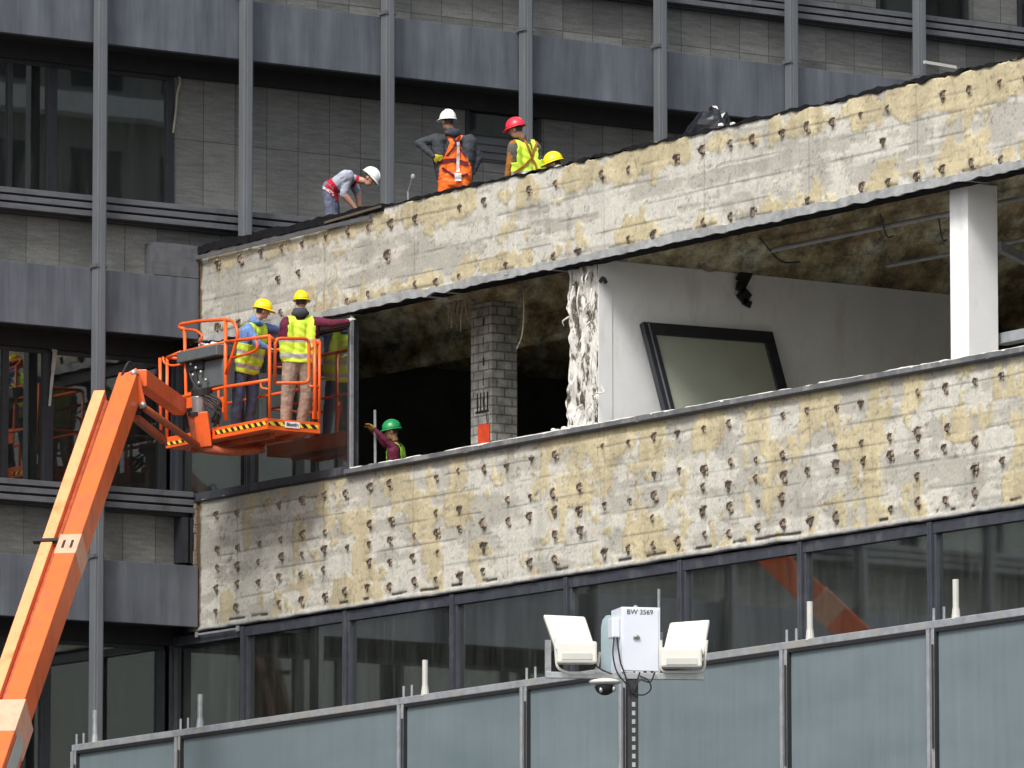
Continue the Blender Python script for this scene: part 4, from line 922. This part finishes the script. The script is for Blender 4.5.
# ================================================================ people
def nrm(v): v = np.array(v, float); return v/(np.linalg.norm(v)+1e-9)
VR, VD = RT, _h                       # picture right, away from the camera
def vdir(u, d, z): return nrm(VR*u+VD*d+UPZ*z)
def remesh(mb, voxel, smooth=3):
    me = bpy.data.meshes.new('tmp'); c0 = np.array(mb.v).mean(0); me.from_pydata([tuple(np.array(p)-c0) for p in mb.v], [], mb.f); me.update()
    bm = bmesh.new(); bm.from_mesh(me); bmesh.ops.recalc_face_normals(bm, faces=bm.faces); bm.to_mesh(me); bm.free()
    o = bpy.data.objects.new('tmp', me); COL.objects.link(o); r = o.modifiers.new('r', 'REMESH'); r.mode = 'VOXEL'; r.voxel_size = voxel
    s = o.modifiers.new('s', 'SMOOTH'); s.factor = .5; s.iterations = smooth
    bpy.context.view_layer.update(); dg = bpy.context.evaluated_depsgraph_get(); m2 = bpy.data.meshes.new_from_object(o.evaluated_get(dg)); bpy.data.objects.remove(o); bpy.data.meshes.remove(me)
    n = len(m2.vertices); V = np.empty(n*3); m2.vertices.foreach_get('co', V); V = V.reshape(-1, 3)+c0
    Fs = [tuple(p.vertices) for p in m2.polygons]; bpy.data.meshes.remove(m2); return V, Fs
class Rig:
    def __init__(s): s.mb = MB(); s.caps = []
    def cap(s, a, b, ra, rb, t): s.mb.cap(a, b, ra, rb); s.caps.append((np.array(a, float), np.array(b, float), ra, rb, t))
    def ell(s, c, R, rad, t): s.mb.ell(c, R, rad, 18, 12); s.caps.append((np.array(c, float), np.array(R, float), rad, None, t))
    def tagof(s, P, only=None):
        best = np.full(len(P), 1e9); tg = np.zeros(len(P), int); tt = np.zeros(len(P))
        for a, b, ra, rb, t in s.caps:
            if rb is None:
                q = (P-a)@b.T/np.array(ra); l = np.linalg.norm(q, axis=1); d = (l-1)*min(ra); u = np.zeros(len(P))
            else:
                ab = b-a; L2 = ab@ab+1e-12; u = np.clip(((P-a)@ab)/L2, 0, 1); d = np.linalg.norm(P-a-u[:, None]*ab, axis=1)-(ra+(rb-ra)*u)
            k = d < best; best[k] = d[k]; tg[k] = t; tt[k] = u[k]
        return tg, tt, best
def hand(rg, wrist, d, palmn, tg, sc_=1., curl=.6, side=1):
    d = nrm(d); n = nrm(np.array(palmn)-d*(np.array(palmn)@d)); w = np.cross(n, d)*side
    rg.ell(wrist+d*.045*sc_, (w, d, n), (.042*sc_, .052*sc_, .02*sc_), tg)
    for i, L in enumerate((.066, .078, .072, .056)):
        o = (i-1.5)*.0225*sc_; a = wrist+d*.08*sc_+w*o; d1 = nrm(d+w*(i-1.5)*.09+n*curl*.5); b = a+d1*L*.52*sc_; d2 = nrm(d1+n*curl*.9); c = b+d2*L*.48*sc_
        rg.cap(a-d*.02, b, .0105*sc_, .0098*sc_, tg); rg.cap(b, c, .0098*sc_, .0085*sc_, tg)
    a = wrist+d*.03*sc_+w*(-.036)*sc_; b = a+nrm(d*.7-w*.8+n*.25)*.036*sc_; c = b+nrm(d*.9-w*.2+n*.45)*.03*sc_
    rg.cap(a, b, .0135*sc_, .012*sc_, tg); rg.cap(b, c, .012*sc_, .0098*sc_, tg)
MATSLOT = []
def person(label, D, j, cl, face, up=(0, 0, 1), hat='hat_white', vest=None, pose_h=(.5, .5), group=None, hands=None, hood=None, shoe_d=None, bulk=1.0, cut=None, hatrot=0):
    """j: joint -> (px, py, depth offset); cl: tag -> material"""
    K = {k: J(v[0], v[1], D+v[2]) for k, v in j.items()}
    if 'feet_z' in cl: fz = cl['feet_z']
    mats = ['skin', cl['shirt'], cl['sleeve'], cl['trousers'], cl.get('glove', 'skin'), 'boot', 'eye', cl.get('fore', cl['sleeve']), cl.get('uparm', cl['sleeve'])]
    rg = Rig(); B = bulk
    sl, sr, hl, hr = K['sl'], K['sr'], K['hl'], K['hr']; sm, hm = (sl+sr)/2, (hl+hr)/2; ax = nrm(hm-sm); sw = nrm(sr-sl)
    # torso
    for f in (-.52, 0, .52):
        a = sm+(sr-sl)*f*.95+ax*(.06); b = hm+(hr-hl)*f*1.25-ax*.1; m_ = (a+b)/2; rg.cap(a, m_, .098*B, .1*B, 1); rg.cap(m_, b, .1*B, .102*B, 1)
    rg.cap(sl+ax*.01, sr+ax*.01, .06*B, .06*B, 1); rg.cap(sm, K['neck'], .062, .054, 1)
    rg.cap(hl, hr, .108*B, .108*B, 3); rg.cap(hm-ax*.1+sw*.06, hm-ax*.1-sw*.06, .108*B, .108*B, 3)
    # head
    C = K['head']; U = nrm(up); Fv = np.array(face, float); Fv = nrm(Fv-U*(Fv@U)); R = np.cross(Fv, U)
    rg.cap(K['neck'], C-U*.07-Fv*.015, .054, .052, 0)
    rg.ell(C, (R, Fv, U), (.076, .096, .105), 0); rg.ell(C-U*.062+Fv*.028, (R, Fv, U), (.054, .062, .062), 0)
    rg.cap(C+Fv*.09-U*.0, C+Fv*.112-U*.035, .009, .014, 0)                # nose
    rg.cap(C+Fv*.082-U*.068+R*.02, C+Fv*.082-U*.068-R*.02, .009, .009, 0)  # lips
    for s_ in (-1, 1):
        rg.ell(C+R*s_*.078-Fv*.008-U*.02, (R, Fv, U), (.012, .02, .032), 0)
        rg.ell(C+R*s_*.03+Fv*.082-U*.002, (R, Fv, U), (.013, .012, .009), 6)
    # arms
    for s_, tg_ in (('l', 2), ('r', 2)):
        S_, E_, W_ = K['s'+s_], K['e'+s_], K['w'+s_]
        rg.cap(S_, E_, .068*B, .055*B, 8); rg.cap(E_, W_, .054*B, .04 if cl.get('bare') is None else .032, 7 if cl.get('bare') is None else 0)
        hd = (hands or {}).get(s_); d = nrm(W_-E_); pn = np.array([0, 0, -1.]) if abs(d[2]) < .8 else VD
        if hd: d = nrm(hd[0]); pn = nrm(hd[1])
        hand(rg, W_, d, pn, 4, 1.08 if cl.get('glove') else 1.0, .7, 1 if s_ == 'r' else -1)
    # legs
    for s_ in ('l', 'r'):
        H_, N_, A_ = K['h'+s_], K['k'+s_], K['a'+s_]
        lb = cl.get('leg', 1.1); rg.cap(H_, N_, .096*B*lb, .074*B*lb, 3); rg.cap(N_, A_, .074*B*lb, .06*lb, 3)
        sd_ = nrm(shoe_d if shoe_d is not None else face)*[1, 1, 0]; sd_ = nrm(sd_); a0 = A_-UPZ*.04
        rg.cap(a0-sd_*.05, a0+sd_*.15, .042, .04, 5); rg.cap(A_, a0, .048, .045, 5)
    V, Fs = remesh(rg.mb, .0085, 6)
    # cloth folds
    tg, tt, _ = rg.tagof(V)
    soft = np.isin(tg, (1, 2, 3, 7, 8)); cen = V.mean(0)
    # vertex normals approx via BVH-free mesh
    me = bpy.data.meshes.new('person'); root_z = min(K['al'][2], K['ar'][2])-.085
    rt_ = (float(hm[0]), float(hm[1]), float(root_z))
    me.from_pydata([tuple(v) for v in (V-np.array(rt_))], [], Fs); me.update()
    nn_ = np.empty(len(V)*3); me.vertices.foreach_get('normal', nn_); nn_ = nn_.reshape(-1, 3)
    off = np.zeros(len(V))
    for i in np.nonzero(soft)[0]:
        p = V[i]-cen; q = Vector((p[0]*7+3, p[1]*7, p[2]*10)); off[i] = .008*mnoise.noise(q)+.006*mnoise.noise(q*2.4)
    V2 = V+nn_*off[:, None]
    me.vertices.foreach_set('co', (V2-np.array(rt_)).ravel())
    for m_ in mats: me.materials.append(M[m_])
    FC = np.array([V2[list(f)].mean(0) for f in Fs]); ft, _, _ = rg.tagof(FC)
    for poly_, slot_ in cl.get('paint', ()):
        vv = FC-CAM; zc_ = vv@FW; u_ = CX+F*(vv@RT)/zc_; w_ = CY-F*(vv@CU)/zc_; ins = np.zeros(len(FC), bool); pn_ = len(poly_)
        for i in range(pn_):
            (x1_, y1_), (x2_, y2_) = poly_[i], poly_[(i+1) % pn_]
            if y1_ == y2_: continue
            c_ = ((y1_ > w_) != (y2_ > w_)) & (u_ < (x2_-x1_)*(w_-y1_)/(y2_-y1_)+x1_); ins ^= c_
        ft[ins & (ft == 1)] = slot_
    # shirt to trousers line
    me.polygons.foreach_set('material_index', ft.astype(np.int32)); me.polygons.foreach_set('use_smooth', [True]*len(Fs)); me.update()
    o = bpy.data.objects.new('person', me); COL.objects.link(o); o.location = rt_; o['_w'] = rt_; tag(o, label, 'person', group)
    bvh = BVHTree.FromPolygons([Vector(v) for v in V2], Fs)
    # hard hat
    Uh = nrm(U+Fv*hatrot); Fh = nrm(Fv-Uh*(Fv@Uh)); Rh = np.cross(Fh, Uh); Hc = C+Uh*.028-Fh*.008
    m_ = MB(); m_.ell(Hc, (Rh, Fh, Uh), (.12, .148, .145), 28, 10, lo=0)
    n = 28; ring = []
    for i in range(n):
        th = 2*math.pi*i/n; f_ = math.sin(th); ex_ = .012+(.05*max(0, f_)**1.5); ring.append((.119*math.cos(th), .147*f_, math.cos(th), f_, ex_))
    vs = []; 
    for x, y, cx_, cy_, e_ in ring:
        for (k, dz) in ((0, .006), (1, -.008-.012*max(0, cy_)), (1, -.014-.012*max(0, cy_)), (0, -.006)):
            vs.append(Hc+Rh*(x+cx_*e_*k)+Fh*(y+cy_*e_*k)+Uh*dz)
    fs = []
    for i in range(n):
        k2 = (i+1) % n
        for a in range(4): b_ = (a+1) % 4; fs.append((i*4+a, i*4+b_, k2*4+b_, k2*4+a))
    m_.add(vs, fs)
    for off_ in (-.03, 0, .03):
        m_.tube([Hc+Rh*off_+Fh*.146*math.cos(t)*math.sqrt(1-(off_/.113)**2)+Uh*.147*math.sin(t)*math.sqrt(1-(off_/.113)**2)*1.0 for t in np.linspace(.35, math.pi-.35, 12)], .007, 5)
    m_.build('hard_hat', hat, o, smooth=True)
    # hair
    m_ = MB(); m_.ell(C-Fv*.014-U*.005, (R, Fv, U), (.081, .09, .1), 18, 12); hv, hf = np.array(m_.v), m_.f
    keep = [f for f in hf if (lambda c: (c-C)@Fv < .01+.5*max(0, (c-C)@U) and (c-C)@U > -.062)(hv[list(f)].mean(0))]
    m2 = MB(); m2.add(m_.v, keep); m2.build('hair', 'hair', o, smooth=True)
    # vest
    if vest:
        vr = Rig()
        for (a, b, ra, rb, t) in rg.caps:
            if rb is not None and t in (1, 3) and (np.linalg.norm(a-hl) > 1e-6 or True):
                if t == 3 and (ra < .1*B or ra != rb and np.linalg.norm(a-b) > .3): continue
                if ra == .062 and rb == .054: continue
                vr.cap(a, b, ra+.024, rb+.026, t)
        Vv, Fv_ = remesh(vr.mb, .012, 4)
        tl_ = np.linalg.norm(hm-sm); P = (Vv-sm)@ax/tl_
        fcs = np.array([Vv[list(f)].mean(0) for f in Fv_]); pf = (fcs-sm)@ax/tl_; lat = (fcs-sm)@sw/ (np.linalg.norm(sr-sl)/2)
        neckd = np.linalg.norm(np.cross(fcs-K['neck'], nrm(C-sm)), axis=1)
        keepv = (pf < vest.get('hem', 1.12)) & ~((neckd < .095) & (pf < .2)) & ~((np.abs(lat) > 1.02) & (pf < .42)) & ~((np.abs(lat) > .92) & (pf < .1))
        slot = np.zeros(len(fcs), int)
        for b0, b1 in vest.get('bands', ((.52, .62), (.84, .94))): slot[(pf > b0) & (pf < b1)] = 1
        m_ = MB(); m_.v = [tuple(v+nrm(v-(sm+ax*((v-sm)@ax)))*.004*math.sin(v[2]*60+v[0]*30)) for v in Vv]; m_.f = [Fv_[i] for i in np.nonzero(keepv)[0]]; m_.m = [int(slot[i]) for i in np.nonzero(keepv)[0]]
        vo = m_.build('vest', [vest['mat'], 'silver'], o, smooth=True); s_ = vo.modifiers.new('thick', 'SOLIDIFY'); s_.thickness = .006
        try: bvh2 = BVHTree.FromPolygons([Vector(v) for v in Vv], Fv_)
        except Exception: bvh2 = None
        o_b = [bvh, bvh2]
    else: o_b = [bvh]
    def strap(pts, w, mat, name='strap', lift=.008, th=.004):
        "strap laid over the back: picture points dropped on to the body"
        P = spline([np.array([a, b, 0.]) for a, b in pts], 6); Q = []; Ns = []
        for p in P:
            dr = nrm(ray(p[0], p[1])); best = None
            for bv in o_b:
                h = bv.ray_cast(Vector(CAM+dr*60), Vector(dr))
                if h[0] is not None and (best is None or h[3] < best[3]): best = h
            if best is not None: Q.append(np.array(best[0])-dr*lift); Ns.append(np.array(best[1]))
        if len(Q) < 3: return
        m_ = MB(); vs = []; fs = []
        for i, (q, n0) in enumerate(zip(Q, Ns)):
            t = nrm(Q[min(i+1, len(Q)-1)]-Q[max(0, i-1)]); n0 = nrm(n0); s_ = nrm(np.cross(t, n0)); 
            vs += [q-s_*w, q+s_*w, q+s_*w+n0*th, q-s_*w+n0*th]
        for i in range(len(Q)-1):
            for a in range(4): b_ = (a+1) % 4; fs.append((i*4+a, i*4+b_, (i+1)*4+b_, (i+1)*4+a))
        fs += [(0, 1, 2, 3), tuple(len(vs)-4+k for k in (3, 2, 1, 0))]; m_.add(vs, fs).build(name, mat, o)
    if hood:
        m_ = MB(); c_ = K['neck']; m_.ell(c_-Fv*.055+U*.0-UPZ*.035, (R, Fv, UPZ), (.115, .07, .075), 16, 10); m_.cap(c_-Fv*.02+R*.1-UPZ*.04, c_+Fv*.06+R*.05-UPZ*.05, .04, .035); m_.cap(c_-Fv*.02-R*.1-UPZ*.04, c_+Fv*.06-R*.05-UPZ*.05, .04, .035)
        m_.cap(c_-Fv*.05+R*.07, c_-Fv*.05-R*.07, .042, .042)
        Vv, Ff = remesh(m_, .012, 3); m3 = MB(); m3.v = [tuple(v) for v in Vv]; m3.f = Ff; m3.m = [0]*len(Ff); m3.build('hood', hood, o, smooth=True)
    return o, strap, K
def Dx(px, py, X): return depth(onx(px, py, X))
zR, zP, zI = 17.45, zf-.03, 13.3
def py_at(px, z, D): # picture height of world z at column px and depth
    v = CAM+ray(px, 0)*D; a = v[2]; v2 = CAM+ray(px, 1000)*D; return (z-a)/(v2[2]-a)*1000
# P1 bending, white helmet
D = Dx(345, 212, .62); ya = py_at(326, zR+.085, D)
p1, st, K = person('person bending far over the parapet in a white helmet, grey shirt and red harness', D,
    dict(head=(369.5, 178, -.05), neck=(359, 180, -.02), sl=(349, 175, -.2), sr=(352, 179, .2), el=(343.5, 194, -.22), wl=(355, 208, -.18), er=(358, 194, .2), wr=(359, 205, .1), hl=(330, 188, -.12), hr=(330, 189, .12),
         kl=(333, (ya+190)/2, -.1), kr=(336, (ya+191)/2, .14), al=(327, ya, -.12), ar=(331, ya, .14)),
    dict(shirt='grey_tee', sleeve='grey_tee', trousers='greyblue', glove='glove_tan', bare=1), vdir(.75, -.15, -.7), up=vdir(.62, .05, .78), hat='hat_white',
    hands=dict(l=(vdir(.5, 0, -.8), vdir(.3, .6, -.2)), r=(vdir(.1, 0, -1), vdir(.3, .6, -.2))), shoe_d=vdir(1, 0, 0), hatrot=.1, bulk=1.14)
for pts, w_ in (([(326, 185), (330, 189), (334, 196)], .03), ([(327, 180), (333, 184), (337, 193), (337, 201)], .03), ([(356, 166), (358, 172), (357, 180), (352, 187)], .022), ([(333, 170), (331, 177), (332, 186)], .022)): st(pts, w_, 'harness_red', 'harness')
st([(322, 187), (328, 190), (334, 195)], .02, 'strap_white', 'belt')
# P2 orange overalls
D = Dx(455, 190, .6); ya = py_at(448, zR+.085, D)
p2, st, K = person('person from behind in a white helmet, charcoal hoodie and bright orange bib overalls', D,
    dict(head=(447.5, 121, -.0), neck=(452, 131, .0), sl=(437, 138, .05), sr=(470, 139, -.02), el=(419, 143, -.02), wl=(433, 156, -.12), er=(479, 157, .02), wr=(473, 173, .0), hl=(446, 182, .02), hr=(463, 183, 0),
         kl=(444, (ya+182)/2, .03), kr=(466, (ya+182)/2, .0), al=(443, ya, 0), ar=(467, ya, 0)),
    dict(shirt='charcoal', sleeve='charcoal', trousers='hi_orange', glove='glove', paint=[([(450.5, 141), (459.5, 141), (462, 150), (467, 157), (472, 168), (472, 200), (436, 200), (440, 164), (446, 153)], 3)]), vdir(-.5, .8, -.25), hat='hat_white', hood='charcoal',
    hands=dict(l=(vdir(.8, .1, -.25), vdir(0, .9, 0)), r=(vdir(-.2, .2, -.9), vdir(-.9, 0, 0))), bulk=1.15)
# bib back panel
st([(447, 133), (450, 138), (454, 144)], .034, 'hi_orange', 'brace', .006); st([(463, 133), (459, 138), (455, 144)], .034, 'hi_orange', 'brace', .006)
st([(439, 163), (447, 160.5), (456, 160.5), (468, 164)], .028, 'harness_dark', 'harness', .018); st([(442, 168), (450, 173), (455, 176), (462, 176), (468, 174)], .018, 'harness_dark', 'harness', .018)
st([(451, 131), (453, 138), (456, 143), (452, 150), (446, 156)], .014, 'harness_dark', 'harness', .022); st([(462, 131), (459, 138), (456, 143), (461, 150), (466, 157)], .014, 'harness_dark', 'harness', .022)
st([(458, 142), (458.3, 150), (458, 160), (458, 172)], .024, 'strap_white', 'lanyard', .035); st([(458, 173), (458, 177), (458, 181)], .05, 'strap_white', 'lanyard', .035)
# P3 red helmet
D = Dx(522, 170, .6); ya = py_at(525, zR+.085, D)
p3, st, K = person('person in a red helmet and yellow vest looking down over a brown sleeved arm', D,
    dict(head=(515.5, 129, -.02), neck=(522, 137, 0), sl=(513.5, 145, -.06), sr=(534, 145, .08), el=(510, 163, -.1), wl=(507, 180, -.1), er=(541, 162, .15), wr=(540, 178, .1), hl=(520, 184, 0), hr=(536, 184, .05),
         kl=(520, (ya+184)/2, -.02), kr=(537, (ya+184)/2, .03), al=(520, ya, 0), ar=(538, ya, 0)),
    dict(shirt='olive', sleeve='olive', trousers='charcoal', fore='brown_sleeve', uparm='brown_sleeve'), vdir(-.75, .3, -.45), up=vdir(-.25, .05, .95), hat='hat_red', vest=dict(mat='hi_yellow', bands=((.66, .78),)), bulk=1.12)
for pts in ([(523, 137), (528, 147), (532, 158)], [(537, 143), (534, 150), (532, 158)], [(532, 158), (523, 167), (514, 173)], [(532, 158), (536, 166), (537, 172)]): st(pts, .018, 'brown_sleeve', 'harness', .012)
# P4 kneeling yellow helmet
D = Dx(552, 165, .62); ya = py_at(560, zR+.06, D); yk = py_at(552, zR+.08, D)
p4, st, K = person('person kneeling low behind the parapet with only a yellow helmet and face showing', D,
    dict(head=(553.5, 163.5, .0), neck=(559, 173, .02), sl=(553, 182, -.15), sr=(562, 181, .2), el=(551, 198, -.18), wl=(541, 205, -.15), er=(560, 198, .22), wr=(548, 206, .18), hl=(564, 214, -.1), hr=(568, 214, .12),
         kl=(553, yk, -.12), kr=(557, yk, .14), al=(576, ya, -.1), ar=(580, ya, .12)),
    dict(shirt='brown_sleeve', sleeve='brown_sleeve', trousers='jeans', glove='glove'), vdir(-.85, .1, -.35), up=vdir(-.3, 0, .95), hat='hat_yellow', shoe_d=vdir(1, 0, 0))
# P5 green helmet inside
D = Dx(394, 440, .75); ya = py_at(398, zI+.085, D)
p5, st, K = person('person in a green helmet inside the open floor, maroon arms reaching left', D,
    dict(head=(391.5, 431, .0), neck=(395, 440, .02), sl=(393.5, 447, -.18), sr=(398, 447, .2), el=(386, 441, -.22), wl=(375, 429.5, -.24), er=(385, 445, .24), wr=(373, 432, .2), hl=(396, 486, -.1), hr=(399, 486, .12),
         kl=(397, (ya+486)/2, -.1), kr=(400, (ya+486)/2, .12), al=(397, ya, -.1), ar=(400, ya, .12)),
    dict(shirt='maroon', sleeve='maroon', trousers='jeans', glove='glove_tan'), vdir(-.95, .1, -.15), up=vdir(-.15, 0, 1), hat='hat_green', vest=dict(mat='hi_green', bands=((.9, .98),)), bulk=.95)
# P6 blue jacket in the basket
D = Dx(245, 370, -.78); ya = py_at(239, zP+.085, D)
p6, st, K = person('person in a blue jacket and yellow helmet standing in the orange platform beside its console', D,
    dict(head=(263, 310.5, .0), neck=(257, 320, 0), sl=(248, 328, -.15), sr=(262, 327, .16), el=(258, 344, -.26), wl=(268, 348, -.2), er=(277, 329, .3), wr=(293, 327, .42), hl=(240, 369, -.08), hr=(251, 369, .1),
         kl=(238, (ya+369)/2, -.12), kr=(252, (ya+369)/2, .1), al=(235, ya, -.06), ar=(248, ya, .12)),
    dict(shirt='blue_jacket', sleeve='blue_jacket', trousers='jeans', glove='glove_grey'), vdir(.75, .25, -.35), up=vdir(.2, 0, .97), hat='hat_yellow', vest=dict(mat='hi_yellow', hem=1.1, bands=((.58, .68), (.88, .98))), hood='blue_jacket',
    shoe_d=vdir(.8, .5, 0), bulk=1.08)
# P7 maroon sleeves
D = Dx(299, 340, -.55); ya = py_at(293, zP+.085, D)
Dw = Dx(350, 321, -.05)
p7, st, K = person('person in maroon sleeves and yellow helmet holding the window frame from the orange platform', D,
    dict(head=(301.5, 301.5, .02), neck=(300.5, 311, 0), sl=(286.5, 321, -.05), sr=(313.5, 321, .05), el=(281.5, 337, .1), wl=(282.5, 349, .28), er=(332, 323.5, .3*0+(Dw-D)*.5), wr=(347, 321.5, Dw-D-.25), hl=(291, 362, 0), hr=(306, 362, .04),
         kl=(288, (ya+364)/2, .0), kr=(307, (ya+364)/2, .06), al=(285, ya, 0), ar=(301, ya, .1)),
    dict(shirt='maroon', sleeve='maroon', trousers='beige', glove='glove_grey', leg=1.28), vdir(.12, .98, -.1), hat='hat_yellow', vest=dict(mat='hi_yellow', hem=1.0, bands=((.42, .52), (.78, .9))), hood='charcoal',
    hands=dict(r=(vdir(.5, .3, .35), vdir(.5, .6, -.2))), bulk=1.1)

# building on the far side of the side street, mirrored in the tower's windows
OB = thing('street_building', (60, -74, 0), 'pale banded building seen only as reflections in the dark tower windows', 'building')
MB().box((14, -74, 0), (120, -60.3, 44)).build('wall', simple('pale_render', (.3, .3, .27), .8, var=.15, sc=.3), OB)
for k in range(12):
    zk = 2.5+3.4*k
    MB().box((13.8, -60.3, zk-.75), (120.2, -59.6, zk-.2)).build('cornice', 'white_paint', OB)
    wm = MB()
    for x in np.arange(15.5, 118, 2.7): MB().box((x, -60.34, zk+.1), (x+1.5, -60.25, zk+1.9)).build('window', 'glassB' if False else 'darkframe', OB) if 5 < k < 12 and x < 75 else None
# ---------------------------------------------------------------- camera, light
cam = bpy.data.cameras.new('camera'); co = bpy.data.objects.new('camera', cam); COL.objects.link(co); SC.camera = co
cam.sensor_width = 36; cam.lens = F*36/1024; cam.clip_start = 1; cam.clip_end = 1500
co.matrix_world = Matrix([(float(RT[i]), float(CU[i]), float(-FW[i]), float(CAM[i])) for i in range(3)]+[(0, 0, 0, 1)])
Sv = Vector((-.72, -.40, .95)).normalized()
sun = bpy.data.lights.new('sun', 'SUN'); sun.energy = 2.1; sun.angle = math.radians(14); sun.color = (1, .97, .93)
so = bpy.data.objects.new('sun', sun); COL.objects.link(so); so.rotation_euler = Sv.to_track_quat('Z', 'Y').to_euler(); so.location = (-30, -30, 60)
w = bpy.data.worlds.new('World'); SC.world = w; w.use_nodes = True; nt = w.node_tree; bg = nt.nodes['Background']
sky = nt.nodes.new('ShaderNodeTexSky'); sky.sky_type = 'NISHITA'; sky.sun_disc = False; sky.sun_elevation = math.asin(Sv.z); sky.sun_rotation = math.atan2(Sv.x, Sv.y); sky.dust_density = 4; sky.air_density = 1.2
hs = nt.nodes.new('ShaderNodeHueSaturation'); hs.inputs['Saturation'].default_value = .4; nt.links.new(sky.outputs[0], hs.inputs['Color']); nt.links.new(hs.outputs[0], bg.inputs[0]); bg.inputs[1].default_value = .15
SC.view_settings.view_transform = 'Standard'; SC.view_settings.look = 'None'; SC.view_settings.gamma = 1; SC.view_settings.exposure = .4
SC.cycles.max_bounces = 8; SC.cycles.transparent_max_bounces = 12
for o in bpy.data.objects:
    if '_w' in o: del o['_w']
